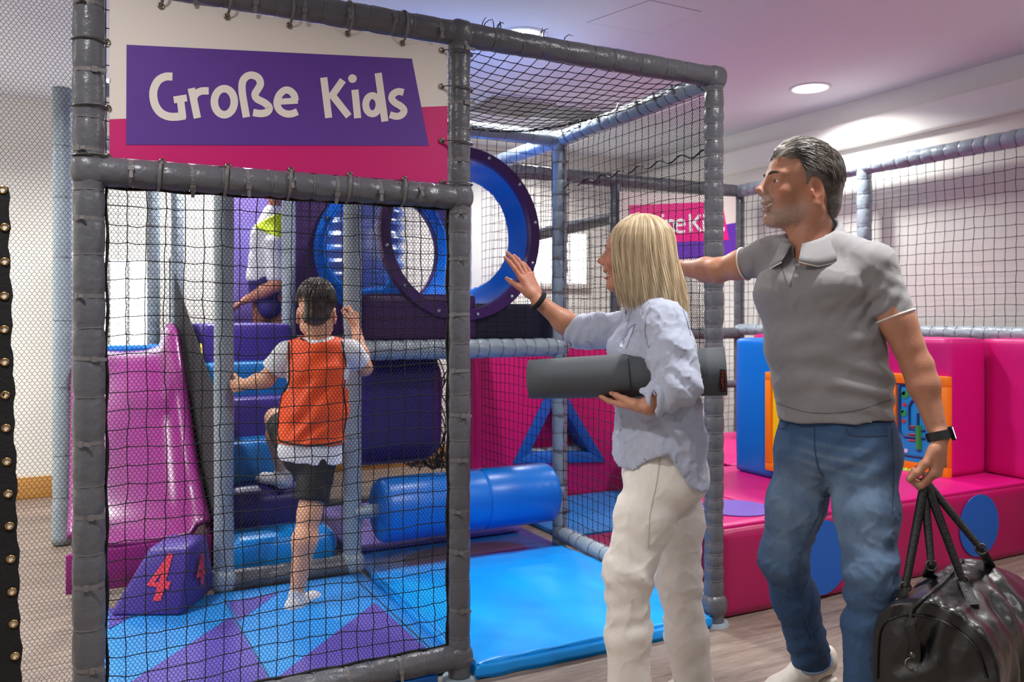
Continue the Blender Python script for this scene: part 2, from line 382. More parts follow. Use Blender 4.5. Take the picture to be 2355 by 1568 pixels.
# windows far behind the play frames: bright daylight panes
M_PANE = mat('daylight_pane', (255, 255, 255), .2, emit=(236, 244, 255), estr=5)
def window(name, px0, px1, py0, py1):
    a, b = onV(px0, py1, YB-.03), onV(px1, py0, YB-.03)
    w_ = struct(box(name, a.x-.05, b.x+.05, YB-.035, YB-.001, a.z-.05, b.z+.05, M_WALL, bev=.006))
    p = box('pane', a.x, b.x, YB-.042, YB-.036, a.z, b.z, M_PANE); p.parent = w_
    for q in range(2): 
        x = a.x+(b.x-a.x)*(q+1)/3; g = box('glazing_bar', x-.012, x+.012, YB-.052, YB-.043, a.z, b.z, M_WALL); g.parent = w_
window('window_1', 205, 338, 600, 845)
window('window_2', 1228, 1346, 540, 650)
window('window_3', 1600, 1700, 640, 760)

# ceiling lamps: recessed downlights
M_LAMP = mat('lamp_diffuser', (255, 255, 255), .3, emit=(255, 252, 246), estr=14)
def downlight(x, y, label):
    t = thing('downlight', (x, y, CEIL), label, 'ceiling light', 'recessed downlights')
    bm = bmesh.new(); n = 40
    prof = [(.135, 0), (.135, -.004), (.122, -.010), (.110, -.006), (.108, 0)]
    vs_ = [[bm.verts.new((x+r*math.cos(2*math.pi*k/n), y+r*math.sin(2*math.pi*k/n), CEIL+z)) for k in range(n)] for r, z in prof]
    for a in range(len(prof)-1):
        for k in range(n): bm.faces.new((vs_[a][k], vs_[a][(k+1) % n], vs_[a+1][(k+1) % n], vs_[a+1][k]))
    bmobj('trim_ring', bm, M_CEIL, t)
    bm = bmesh.new(); c_ = [bm.verts.new((x+.109*math.cos(2*math.pi*k/n), y+.109*math.sin(2*math.pi*k/n), CEIL-.004)) for k in range(n)]; bm.faces.new(c_[::-1])
    bmobj('diffuser', bm, M_LAMP, t, False)
downlight(LAMPS[0][0], LAMPS[0][1], 'round ceiling downlight just above the top rail of the cage entrance')
downlight(LAMPS[1][0], LAMPS[1][1], 'round ceiling downlight above the toddler area, over the man')
# ceiling access hatch: hairline joint
h = thing('ceiling_hatch', onZ(1500, 20, CEIL), 'white access hatch with hairline joint in the ceiling', 'hatch')
hp = [onZ(1350, 51, CEIL), onZ(1497, 77, CEIL), onZ(1612, 26, CEIL), onZ(1496, 0, CEIL)]
slab('hatch_lid', [p+Vector((0, 0, -.0015)) for p in hp], (0, 0, 1), .0014, M_CEIL, h)
for i in range(4): sweep('joint', [hp[i]+Vector((0, 0, -.001)), hp[(i+1) % 4]+Vector((0, 0, -.001))], .0008, M_SLATE, h, n=4)
# linear air diffuser in the ceiling seen through the roof net
g = thing('ceiling_vent', onZ(1190, 238, CEIL), 'grey slatted air vent in the ceiling, seen through the roof net', 'vent')
ga, gb = onZ(1120, 222, CEIL), onZ(1260, 240, CEIL); gx, gy = min(ga.x, gb.x), min(ga.y, gb.y)
box('vent_frame', gx-.06, gx+1.16, gy-.12, gy+.42, CEIL-.012, CEIL-.0015, M_CEIL, g, .003)
M_VENT = mat('vent_grey', (150, 148, 142), .6)
for i in range(11): box('vent_slat', gx, gx+.5, gy-.08+i*.042, gy-.08+i*.042+.022, CEIL-.02, CEIL-.0125, M_VENT, g)
box('vent_slot', gx+.53, gx+1.1, gy-.03, gy+.3, CEIL-.016, CEIL-.0125, M_SLATE, g)

# ================================================================== CLIMBING CAGE
cage = thing('climbing_frame', (XB, Y1, 0), 'tall climbing cage of grey foam-padded poles with a banner over its front', 'play frame')
def post(x, y, z0, z1, m, seed, **k): return pad('post', (x, y, z0), (x, y, z1), k.pop('R', PR), m, cage, seed=seed, **k)
post(XA, Y1, 0.01, 2.26, M_GREY, 1, R=.0425, step=.105, zips=2, pin=.06)
post(XB, Y1, 0.01, 2.24, M_GREY, 2, R=.0385, step=.085, zips=2)
post(XC, Y1, 0.01, 2.20, M_GREY, 3, R=.040, step=.062, zips=0, pin=.07)
pad('beam', (XA, Y1, ZT), (XB, Y1, ZT), .042, M_GREY, cage, seed=4, step=.085, zips=2, trim=(.04, .03))
pad('beam', (XB, Y1, ZT), (XC, Y1, ZT), .042, M_GREY, cage, seed=5, step=.105, zips=0, trim=(.03, .03))
pad('beam', (XA, Y1, ZM), (XB, Y1, ZM), .043, M_GREY, cage, seed=6, step=.075, zips=2, trim=(.05, .03), pin=.08)
pad('beam', (XA, Y1, .08), (XB, Y1, .08), .041, M_GREY, cage, seed=7, step=.1, zips=2, trim=(.04, .03), pin=.07)
joint('elbow', (XB, Y1, ZT), .048, M_GREY, cage); joint('elbow', (XC, Y1, ZT-.005), .049, M_GREY, cage)
joint('elbow', (XB, Y1, ZM), .047, M_GREY, cage); joint('elbow', (XA, Y1, ZM), .049, M_GREY, cage); joint('elbow', (XB, Y1, .08), .046, M_GREY, cage)
for x, R in ((XA, .07), (XB, .062), (XC, .062)):
    bm = bmesh.new(); bmesh.ops.create_cone(bm, cap_ends=True, segments=28, radius1=R, radius2=R*.92, depth=.012, matrix=Matrix.Translation((x, Y1, .006))); bmobj('foot_plate', bm, M_GREYL, cage)
# second row
XD = 2.315
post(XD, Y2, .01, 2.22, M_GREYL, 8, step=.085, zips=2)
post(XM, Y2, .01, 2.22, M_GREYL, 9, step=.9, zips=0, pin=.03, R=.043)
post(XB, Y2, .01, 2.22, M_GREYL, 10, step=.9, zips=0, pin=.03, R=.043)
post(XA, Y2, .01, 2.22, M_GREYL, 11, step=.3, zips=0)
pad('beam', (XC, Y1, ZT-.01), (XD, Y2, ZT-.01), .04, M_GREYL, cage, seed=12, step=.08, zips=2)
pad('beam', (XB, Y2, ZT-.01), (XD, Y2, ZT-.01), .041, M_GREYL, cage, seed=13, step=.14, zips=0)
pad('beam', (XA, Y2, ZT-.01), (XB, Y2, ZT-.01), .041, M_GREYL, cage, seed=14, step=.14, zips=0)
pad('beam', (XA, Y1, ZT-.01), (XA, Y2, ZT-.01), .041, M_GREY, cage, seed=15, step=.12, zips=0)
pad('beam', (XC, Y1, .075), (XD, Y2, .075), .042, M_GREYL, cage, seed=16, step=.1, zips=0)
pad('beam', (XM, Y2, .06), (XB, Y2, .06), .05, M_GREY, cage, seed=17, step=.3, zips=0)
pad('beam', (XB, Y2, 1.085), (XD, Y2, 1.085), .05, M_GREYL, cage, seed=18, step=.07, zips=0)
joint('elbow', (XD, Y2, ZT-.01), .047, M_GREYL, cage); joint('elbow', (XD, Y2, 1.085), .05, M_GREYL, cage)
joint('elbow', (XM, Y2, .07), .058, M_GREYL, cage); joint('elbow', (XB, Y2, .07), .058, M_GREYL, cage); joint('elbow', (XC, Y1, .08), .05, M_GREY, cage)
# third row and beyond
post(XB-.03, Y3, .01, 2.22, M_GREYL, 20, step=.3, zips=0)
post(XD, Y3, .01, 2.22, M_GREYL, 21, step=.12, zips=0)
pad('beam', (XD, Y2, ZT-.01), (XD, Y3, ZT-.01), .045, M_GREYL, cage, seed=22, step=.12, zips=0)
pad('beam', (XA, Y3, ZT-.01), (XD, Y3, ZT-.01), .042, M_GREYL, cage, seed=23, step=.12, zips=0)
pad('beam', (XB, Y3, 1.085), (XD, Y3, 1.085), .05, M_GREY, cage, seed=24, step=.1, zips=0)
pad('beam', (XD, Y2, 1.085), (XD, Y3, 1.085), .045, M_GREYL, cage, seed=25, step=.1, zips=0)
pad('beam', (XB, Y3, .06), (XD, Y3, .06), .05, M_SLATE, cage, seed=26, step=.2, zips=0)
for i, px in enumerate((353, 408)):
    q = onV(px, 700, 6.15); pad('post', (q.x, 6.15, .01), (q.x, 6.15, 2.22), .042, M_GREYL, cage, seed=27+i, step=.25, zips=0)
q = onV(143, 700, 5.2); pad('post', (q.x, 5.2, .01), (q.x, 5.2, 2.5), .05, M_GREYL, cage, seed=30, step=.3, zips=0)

# ------------------------------------------------------------------ banner
def ban(px, py, off=0): p = onV(px, py, Y1-.012); return Vector((p.x, Y1-.012-off, p.z))
bn = thing('banner', (.6, Y1-.012, 1.7), 'printed vinyl banner reading Große Kids laced into the front of the cage', 'banner')
bl, brr, bt, bb = .072, 1.112, 2.176, 1.703
# cloth sheets: white upper field, magenta lower field, purple panel
def sheet(name, poly, m, off, th=.001, n=1): return slab(name, [p+Vector((0, -off, 0)) for p in poly], (0, 1, 0), th, m, bn)
zl, zr = ban(240, 273).z, ban(1025, 243).z; yb = Y1-.012
sheet('white_field', [Vector((bl, yb, zl)), Vector((brr, yb, zr)), Vector((brr, yb, bt)), Vector((bl, yb, bt))], M_WHITEP, 0)
sheet('magenta_field', [Vector((bl, yb, bb)), Vector((brr, yb, bb)), Vector((brr, yb, zr)), Vector((bl, yb, zl))], M_MAG, 0)
sheet('purple_panel', [ban(291, 103), ban(947, 135), ban(986, 335), ban(290, 333)], M_PUR, .0012)
c1 = lambda x, y: (x/3.266, y/3.266)
c2 = lambda x, y: (560+x/3.136, y/3.136)
def ell(f, cx, cy, rx, ry, n=28, rot=0): return [f(cx+rx*math.cos(t)*math.cos(rot)-ry*math.sin(t)*math.sin(rot), cy+rx*math.cos(t)*math.sin(rot)+ry*math.sin(t)*math.cos(rot)) for t in [2*math.pi*k/n for k in range(n)]]
SP = lambda f, pts: spline([f(*p) for p in pts])
GL = [  # letter, strokes (points in photograph pixels), stroke width, closed
 ('letter_G', [(SP(c1, [(1295, 577), (1240, 578), (1185, 610), (1152, 685), (1160, 775), (1200, 842), (1260, 874), (1325, 878), (1390, 868)]), 18.5, 0), ([c1(1372, 890), c1(1352, 728)], 17, 0), ([c1(1304, 752), c1(1403, 737)], 16, 0)]),
 ('letter_r', [([c1(1436, 664), c1(1482, 888)], 17, 0), (SP(c1, [(1452, 745), (1470, 708), (1510, 686), (1567, 684)]), 17, 0)]),
 ('letter_o', [(ell(c1, 1684, 765, 75, 98), 17.5, 1)]),
 ('letter_eszett', [(spline([c1(1850, 882), c1(1832, 780), c1(1818, 690), c1(1820, 620), c1(1848, 578), c2(60, 543), c2(104, 562), c2(121, 604), c2(102, 645), c2(82, 680), c2(97, 714), c2(150, 742), c2(184, 776), c2(170, 808), c2(125, 820), c2(68, 812)]), 17, 0)]),
 ('letter_e', [([c2(246, 735), c2(391, 727)], 14, 0), (SP(c2, [(372, 728), (362, 685), (330, 655), (292, 654), (255, 690), (240, 745), (258, 793), (300, 820), (345, 822), (388, 806)]), 16.5, 0)]),
 ('letter_K', [([c2(577, 560), c2(613, 851)], 16.5, 0), ([c2(716, 579), c2(622, 712)], 16.5, 0), ([c2(640, 690), c2(758, 840)], 16.5, 0)]),
 ('letter_i', [([c2(802, 648), c2(822, 853)], 16.5, 0), (ell(c2, 784, 568, 15.7, 15.7), 10.02, 1)]),
 ('letter_d', [(ell(c2, 928, 756, 48, 66), 16, 1), ([c2(969, 528), c2(1018, 877)], 16.5, 0)]),
 ('letter_s', [(SP(c2, [(1153, 668), (1115, 661), (1078, 680), (1068, 712), (1092, 742), (1132, 766), (1156, 796), (1142, 826), (1104, 840), (1054, 828)]), 16, 0)]),
]
M_LET = mat('lettering_white', (226, 217, 208), .65)
def strokes_mesh(name, strokes, place, parent, m):
    v, f = [], []
    for k, (pts, wd, cl) in enumerate(strokes):
        a, q = ribbon(pts, wd, bool(cl)); b0 = len(v); v += [place(p, k) for p in a]; f += [tuple(b0+i for i in t) for t in q]
    return pymesh(name, v, f, m, parent, False)
for nm, st in GL: strokes_mesh(nm, st, lambda p, k: ban(p[0], p[1], .0022+.0002*k), bn, M_LET)
def torus(name, c, nrm, R, r, m, parent, n=18, k=8):
    s, u = frame_for(Vector(nrm)); pts = [Vector(c)+s*(R*math.cos(2*math.pi*i/n))+u*(R*math.sin(2*math.pi*i/n)) for i in range(n)]
    return sweep(name, pts, r, m, parent, n=k, closed=True)
for (px, py) in [(370, 14), (522, 39), (665, 59), (799, 78), (925, 100), (1016, 116), (246, 97), (248, 249), (1015, 199), (1015, 324), (1018, 419), (248, 361), (372, 372), (524, 383), (669, 391), (804, 402), (930, 412)]:
    p = ban(px, py, .003); torus('grommet', p, (0, 1, 0), .0075, .0026, M_BRASS, bn)
    bm = bmesh.new(); bmesh.ops.create_circle(bm, cap_ends=True, segments=14, radius=.0065, matrix=Matrix.Translation(p) @ Matrix.Rotation(math.pi/2, 4, 'X')); bmobj('eyelet', bm, M_STEEL, bn, False)
    top, bot, lef = py < 130 and px > 300 and px < 1010, py > 350 and px > 300 and px < 1010, px < 260
    if top or bot:
        beamz = ZT if top else ZM; s = 1 if top else -1
        pts = [p+Vector((0, -.004, 0)), p+Vector((.006*s, -.03, (beamz-p.z)*.4)), Vector((p.x+.008*s, Y1-.047, beamz)), Vector((p.x+.008*s, Y1-.03, beamz+.034*s)), Vector((p.x+.008*s, Y1, beamz+.046*s))]
    else:
        xx = XA if lef else XB; s = -1 if lef else 1
        pts = [p+Vector((0, -.004, 0)), Vector((xx-.03*s, Y1-.036, p.z+.002)), Vector((xx, Y1-.047, p.z)), Vector((xx+.032*s, Y1-.033, p.z-.002)), Vector((xx+.044*s, Y1-.004, p.z-.003))]
    sweep('banner_strap', [Vector(q) for q in spline(pts, 4)], .0045, M_TIE, bn, n=6, flat=.4)

# ------------------------------------------------------------------ nets of the cage
def net_thing(loc, label): return thing('safety_net', loc, label, 'net', 'cage nets')
N1 = net_thing((.6, Y1, .12), 'black knotted net with fine mesh behind it closing the cage front under the banner')
coarse('coarse_net', (XA+.044, Y1+.004, .118), (1, 0, 0), (0, 0, 1), XB-XA-.083, 1.505, .0535, .0017, N1, wob=.006, seed=1)
hexnet('fine_net', (XA+.042, Y1+.016, .118), (1, 0, 0), (0, 0, 1), XB-XA-.08, 1.505, .0122, .0088, .00078, N1, seed=2)
for x in (XA+.046, XB-.041): sweep('edge_cord', [(x+.003*math.sin(z*31), Y1+.008, z) for z in np.linspace(.11, 1.62, 40)], .0045, M_CORD, N1, n=6)
for z in (.122, 1.619): sweep('edge_cord', [(x, Y1+.008, z+.002*math.sin(x*40)) for x in np.linspace(XA+.04, XB-.04, 40)], .0045, M_CORD, N1, n=6)
NB = net_thing((.6, Y1, 1.7), 'black knotted net hanging behind the printed banner')
coarse('coarse_net', (XA+.044, Y1+.02, ZM+.044), (1, 0, 0), (0, 0, 1), XB-XA-.083, ZT-ZM-.085, .0535, .0017, NB, seed=3)
NR = net_thing((1.7, 3.3, 2.2), 'black knotted roof net sagging over the cage entrance')
coarse('coarse_net', (XB+.03, Y1+.03, ZT+.0), (1, 0, 0), (0, 1, 0), XC-XB-.05, Y2-Y1-.05, .054, .0019, NR, wob=.006, seed=4, sag=(0, 0, -.09))
for i, (px, py) in enumerate(((1113, 66), (1117, 64), (1141, 72), (1146, 72), (1150, 74), (1157, 78), (1243, 92), (1249, 93), (1255, 94), (1301, 104))):   # frayed cord ends on the top beam
    q = onV(px, py, Y1-.01); q = Vector((q.x, Y1+.005, ZT+.036)); s_ = math.sin(i*2.3)
    sweep('loose_end', [q, q+Vector((.004*s_, -.004, .018)), q+Vector((.014*s_+.006, -.006, .03)), q+Vector((.026*s_+.012, -.008, .032+.006*math.cos(i)))], [.002, .0018, .0014, .0008], M_CORD, NR, n=5)
NC = net_thing((XC, 3.3, .1), 'black side net of the cage between entrance post and rear post, fine mesh over knots')
tiltx = (XD-XC)/(Y2-Y1); va = Vector((tiltx, 1, 0)).normalized()
coarse('coarse_net', (XC+.001, Y1+.04, .115), va, (0, 0, 1), Y2-Y1-.08, ZT-.17, .052, .0017, NC, seed=5)
hexnet('fine_net', (XC+.014, Y1+.04, .115), va, (0, 0, 1), Y2-Y1-.08, ZT-.17, .0125, .009, .0009, NC, seed=6, flat=True)
sweep('edge_cord', [(XC+.004+tiltx*(y-Y1), y, 1.93+.02*(y-Y1)+.012*math.sin(y*40)) for y in np.linspace(Y1+.04, Y2-.04, 60)], .004, M_CORD, NC, n=6)
ND = net_thing((1.75, Y2, 1.1), 'black knotted net around the round tunnel mouth on the upper deck')
fc = onV(1065, 537, Y2+.02); FR = .452
coarse('coarse_net', (XB+.05, Y2+.01, 1.14), (1, 0, 0), (0, 0, 1), XD-XB-.09, ZT-1.19, .055, .0017, ND, seed=7, keep=lambda p: np.hypot(p[:, 0]-fc.x, p[:, 2]-fc.z) > FR-.03)
NE = net_thing((1.75, Y3, 1.1), 'black knotted net across the rear frame behind the tunnel')
coarse('coarse_net', (XB+.05, Y3, 1.14), (1, 0, 0), (0, 0, 1), XD-XB-.09, ZT-1.19, .055, .0017, NE, seed=8)
NF = net_thing((XD, 4.5, .1), 'black knotted net on the side of the cage behind the rear post')
coarse('coarse_net', (XD, Y2+.04, .12), (0, 1, 0), (0, 0, 1), Y3-Y2-.3, ZT-.17, .055, .0017, NF, seed=9)
NG = net_thing((.5, 6.2, .1), 'black knotted net in front of the back wall behind the slide')
coarse('coarse_net', (.1, 6.1, .12), (1, 0, 0), (0, 0, 1), 2.2, 2.05, .06, .0015, NG, seed=10)
# fine net left of the cage, with its black eyelet band
NL = thing('mesh_curtain', (-.3, Y1, 0), 'fine black mesh curtain left of the cage, edged by an eyelet band', 'net')
hexnet('fine_net', (-.44, Y1+.0, .12), (1, 0, 0), (0, 0, 1), .44, 2.4, .0122, .0088, .00065, NL, seed=11)
EB = thing('eyelet_band', (-.3, Y1-.02, 0), 'black fabric band with brass eyelets at the left edge', 'band')
e0, e1 = onV(-40, 430, Y1-.014), onV(19, 430, Y1-.014); e2, e3 = onV(-20, 1568, Y1-.014), onV(50, 1568, Y1-.014)
k_ = (e3-e1)/(e1.z-e3.z); e3b = e3+k_*(e3.z-.002); k2 = (e2-e0)/(e0.z-e2.z); e2b = e2+k2*(e2.z-.002)
n_ = 60; v = []
for i in range(n_+1):
    t = i/n_; L_, R_ = e0.lerp(e2b, t), e1.lerp(e3b, t); rr_ = .003*math.sin(i*1.9)+.002*math.sin(i*.7)
    v += [L_+Vector((-.02, 0, 0)), L_.lerp(R_, .5)+Vector((0, -.004-.002*math.sin(i), 0)), R_+Vector((rr_, 0, 0)), R_+Vector((rr_, .004, 0)), L_+Vector((-.02, .004, 0))]
f = []
for i in range(n_):
    for k in range(5): f.append((i*5+k, i*5+(k+1) % 5, (i+1)*5+(k+1) % 5, (i+1)*5+k))
f += [(4, 3, 2, 1, 0), tuple(n_*5+k for k in range(5))]
pymesh('band', v, f, M_BLACKF, EB)
M_EYE = mat('brass_eyelet', (196, 160, 110), .25, metal=1)
for (px, py) in [(11, 522), (11, 601), (10, 680), (10, 757), (11, 832), (12, 908), (14, 984), (16, 1061), (19, 1135), (22, 1209), (25, 1285), (28, 1360), (31, 1434), (35, 1508), (6, 436)]:
    p = onV(px, py, Y1-.019); torus('eyelet', p, (0, 1, 0), .0085, .003, M_EYE, EB)
    bm = bmesh.new(); bmesh.ops.create_circle(bm, cap_ends=True, segments=14, radius=.007, matrix=Matrix.Translation(p+Vector((0, .001, 0))) @ Matrix.Rotation(math.pi/2, 4, 'X')); bmobj('eyelet_hole', bm, M_WALL, EB, False)
# ================================================================== SOFT PLAY INSIDE THE CAGE
# floor mats of the front bay: three padded mats with printed violet triangles
ZF = .035
fm = thing('floor_mat', (.6, 3.2, 0), 'sky-blue floor mat with violet triangles inside the cage front', 'mat')
cushion('mat_body', (1.13, 1.16, ZF), .012, M_BLUE2, fm, (XA+.045+.565, Y1+.06+.58, ZF/2), cuts=6)
def tri(name, px, m, z=ZF): slab(name, [onZ(a, b, z+.0015) for a, b in px], (0, 0, -1), .001, m, fm)
tri('violet_triangle', [(300, 1568), (534, 1416), (618, 1562), (610, 1590), (260, 1590)], M_VIOL)
tri('violet_triangle', [(524, 1384), (640, 1362), (549, 1428)], M_VIOL)
tri('violet_triangle', [(862, 1385), (978, 1488), (632, 1562)], M_VIOL)
tri('violet_triangle', [(252, 1395), (300, 1420), (250, 1445)], M_VIOL)
sweep('seam', [onZ(515, 1378, ZF+.001), onZ(628, 1572, ZF+.001)], .002, M_SLATE, fm, n=5)
sweep('seam', [onZ(822, 1335, ZF+.001), onZ(990, 1490, ZF+.001)], .002, M_SLATE, fm, n=5)
em = cushion('entrance_mat', (1.04, 1.17, .06), .022, M_BLUE, None, (0, 0, 0), cuts=34, puff=.012, wr=.0028, seed=3)
em.location = (XB+.045+.52, Y1-.045+.585, .03); tag(em, 'bright blue padded mat lying in the open cage entrance', 'mat')
sm = thing('floor_mat', (1.7, 4.3, 0), 'blue floor mat coloured as in shade, with a purple half circle behind the entrance mat', 'mat')
cushion('mat_body', (1.05, 1.3, .03), .01, mat('shaded_blue_mat', (18, 88, 160), .3, bump=.2, bscale=14), sm, (XB+.06+.53, 3.76+.66, .015), cuts=6)  # shade on the floor is put into this darker blue
cc = onZ(1075, 1275, .031); slab('purple_half_circle', [cc+Vector((.34*math.cos(t), .34*math.sin(t)*.6, 0)) for t in np.linspace(0, math.pi*2, 28, endpoint=False)], (0, 0, -1), .001, mat('plum_print', (60, 24, 90), .4), sm)
lm = thing('play_tunnel_floor', (1.6, 4.9, 0), 'pale lavender crawl floor under the upper deck', 'mat')
cushion('floor_pad', (1.0, .95, .05), .02, M_LAV, lm, (1.72, 4.55+.1, .055), cuts=4)
# blue front kick board below the front beam
kb = cushion('kick_board', (.98, .04, .04), .006, M_ROYAL, None, (0, 0, 0), cuts=4); kb.location = (XA+.045+.52, Y1-.0, .02); tag(kb, 'blue padded strip on the floor under the front beam', 'pad')
# roller
rl = thing('foam_roller', (1.75, Y2, .31), 'glossy blue foam roller on an axle across the cage behind the entrance', 'roller')
def lathe(name, prof, axis0, ax, m, parent, n=40):
    ax = Vector(ax).normalized(); s, u = frame_for(ax); v, f = [], []
    for (t, r) in prof:
        for k in range(n): a = 2*math.pi*k/n; v.append(Vector(axis0)+ax*t+s*(r*math.cos(a))+u*(r*math.sin(a)))
    for i in range(len(prof)-1):
        for k in range(n): f.append((i*n+k, i*n+(k+1) % n, (i+1)*n+(k+1) % n, (i+1)*n+k))
    f.append(tuple(range(n))[::-1]); f.append(tuple((len(prof)-1)*n+k for k in range(n)))
    return pymesh(name, v, f, m, parent, True, 40)
def round_end(L, R, r, seams=()):
    pr = [(r*(1-math.cos(t)), R-r+r*math.sin(t)) for t in np.linspace(0, math.pi/2, 6)]
    mid = []
    for s in seams: mid += [(s-.012, R), (s-.004, R-.004), (s, R-.007), (s+.004, R-.004), (s+.012, R)]
    pr = [(0, .001)]+pr+mid+[(L-a, b) for a, b in pr[::-1]]+[(L, .001)]; return pr
lathe('roller_body', round_end(.965, .156, .035, (.55,)), (1.275, Y2-.02, .31), (1, 0, 0), M_ROYAL, rl)
sweep('axle', [(XB, Y2-.02, .31), (1.29, Y2-.02, .31)], .034, M_GREYL, rl, n=18); sweep('axle', [(2.23, Y2-.02, .31), (XD, Y2-.02, .31)], .034, M_GREYL, rl, n=18)
# soft stairs
ztops = [.22, .41, .607, .81, .99, 1.207]; cols = [(M_ROYAL, 'light blue'), (M_INDIGO, 'dark indigo'), (M_BLUE2, 'blue'), (M_VIOLD, 'violet'), (M_BLUE2, 'sky-blue'), (M_VIOLD, 'violet')]
labs = ['lowest soft step, shiny blue, behind the boy’s standing leg', 'second soft step, dark indigo roll under the boy’s raised foot', 'third soft step, blue, beside the boy’s raised knee', 'fourth soft step, indigo, left of the boy’s hip', 'fifth soft step, sky blue, behind the boy’s left arm', 'topmost soft step, violet, at the upper deck edge']
for i in range(6):
    z0 = .035 if i == 0 else ztops[i-1]-.07; y0 = [3.99, 4.2, 4.4, 4.6, 4.8, 5.0][i]
    dep = .5 if i < 5 else .62
    m_ = [M_BLUE, M_INDIGO, M_BLUE2, M_VIOLD, M_BLUE2, M_VIOLD][i]
    o = cushion('foam_step', (.51, dep, ztops[i]-z0), [.06, .085, .025, .03, .025, .03][i], m_, None, (0, 0, 0), cuts=12, puff=.006, wr=.0008, seed=i)
    o.location = (.858, y0+dep/2, (ztops[i]+z0)/2); tag(o, labs[i], 'foam step', 'soft stairs in the cage')
ye = thing('stair_side', (.605, 4.2, 0), 'yellow-edged side panel of the soft stairs beside the left pole', 'panel')
slab('side_panel', [(.592, 3.99, .04), (.592, 4.95, .04), (.592, 4.95, 1.1), (.592, 4.05, .3)], (1, 0, 0), .008, M_YELLOW, ye)
# slide
sl = thing('slide', (.24, 4.2, 0), 'glossy magenta plastic slide with raised side lip coming down on the left', 'slide')
path = [np.array(p) for p in spline([(5.75, 1.02), (5.5, .98), (5.2, .80), (4.85, .52), (4.55, .31), (4.35, .235), (4.15, .215)], 6)]
v, f = [], []; sec = [(-.285, .16), (-.262, .175), (-.235, .15), (-.21, .03), (-.12, 0), (0, -.006), (.12, 0), (.21, .03), (.235, .15), (.262, .175), (.285, .16)]
for i, p in enumerate(path):
    k = min(1, (len(path)-1-i)/8); wd = 1+.04*(1-k); lip = .35+.65*k
    for (x, z) in sec: v.append((.245+x*wd, p[0], p[1]+(z*lip if z > 0 else z)))
ns = len(sec)
for i in range(len(path)-1):
    for k in range(ns-1): f.append((i*ns+k, i*ns+k+1, (i+1)*ns+k+1, (i+1)*ns+k))
o = pymesh('slide_chute', v, f, M_SLIDE, sl, True, None); md = o.modifiers.new('thick', 'SOLIDIFY'); md.thickness = .02; md.offset = -1
slab('slide_front', [(-.06, 4.14, .03), (.55, 4.14, .03), (.55, 4.14, .225), (-.06, 4.14, .205)], (0, 1, 0), .03, mat('dark_magenta_plastic', (140, 34, 118), .3), sl, .008)
slab('slide_side', [(.525, 4.15, .03), (.525, 5.6, .03), (.525, 5.6, .95), (.525, 5.2, .8), (.525, 4.85, .55), (.525, 4.5, .36), (.525, 4.15, .26)], (1, 0, 0), .02, M_SLIDE, sl, .005)
bs = cushion('slide_start', (.62, .2, .1), .03, M_ROYAL, None, (0, 0, 0), cuts=6); bs.location = (.2, 5.88, 1.02); tag(bs, 'blue padded edge at the top of the magenta slide', 'pad')
# number block
nb = thing('number_block', (.25, 3.95, 0), 'violet soft block printed with a red 4, lying at the foot of the slide', 'foam block')
def block():
    b0 = [onZ(248, 1418, ZF), onZ(418, 1417, ZF)]; p0, p1 = b0; ux = (p1-p0); back = Vector((-ux.y, ux.x, 0)).normalized()
    W = ux.length; ux.normalize(); lo = [p0, p1, p1+back*.36+ux*.02, p0+back*.36]
    hi = [p0+ux*.13+back*.09+UP*.258, p1+ux*.0+back*.09+UP*.258, p1+back*.3+UP*.258, p0+ux*.13+back*.3+UP*.258]
    bm = bmesh.new(); a = [bm.verts.new(p) for p in lo]; b = [bm.verts.new(p) for p in hi]
    for q in ((a[3], a[2], a[1], a[0]), (b[0], b[1], b[2], b[3]), (a[0], a[1], b[1], b[0]), (a[1], a[2], b[2], b[1]), (a[2], a[3], b[3], b[2]), (a[3], a[0], b[0], b[3])): bm.faces.new(q)
    bmesh.ops.bevel(bm, geom=bm.edges[:], offset=.02, segments=3, affect='EDGES', profile=.5); bmobj('block_body', bm, M_VIOLD, nb)
    fo, fx, fy = lo[0], (lo[1]-lo[0]), (hi[0]-lo[0])
    nn = (lo[1]-lo[0]).cross(hi[1]-lo[0]).normalized(); nn = nn if nn.dot(FW) < 0 else -nn
    def at(s, t):                                            # on the leaning front face
        a_ = lo[0].lerp(lo[1], s); b_ = hi[0].lerp(hi[1], s); return a_.lerp(b_, t)+nn*.003
    strokes = [([(.60, .22), (.58, .9)], .12, 0), ([(.60, .86), (.40, .46), (.74, .44)], .12, 0)]
    strokes_mesh('number_print', strokes, lambda p, k: at(p[0], p[1])+nn*(.0004*k), nb, mat('coral_print', (235, 60, 86), .5))
    m0 = (lo[1]+lo[2]+hi[1]+hi[2])/4; sx = (lo[2]-lo[1]).normalized(); sy = UP
    sn = sx.cross(sy); sn = sn if sn.dot(RT) > 0 else -sn
    strokes_mesh('number_print', [([(0, -.06), (0, .07)], .03, 0), ([(0, .06), (-.05, -.01), (.03, -.01)], .03, 0)], lambda p, k: m0+sx*p[0]+sy*p[1]+sn*.012, nb, mat('coral_print', (235, 60, 86), .5))
block()
# black mesh guard beside the slide
gd = slab('mesh_guard', [(.566, 4.02, .03), (.566, 6.5, .03), (.566, 6.5, 1.68), (.566, 5.2, 1.22), (.566, 4.3, .92), (.566, 4.02, .86)], (1, 0, 0), .006, mat('charcoal_mesh', (34, 34, 38), .9, bump=.8, bscale=300)); tag(gd, 'charcoal mesh guard sloping down beside the slide', 'guard')
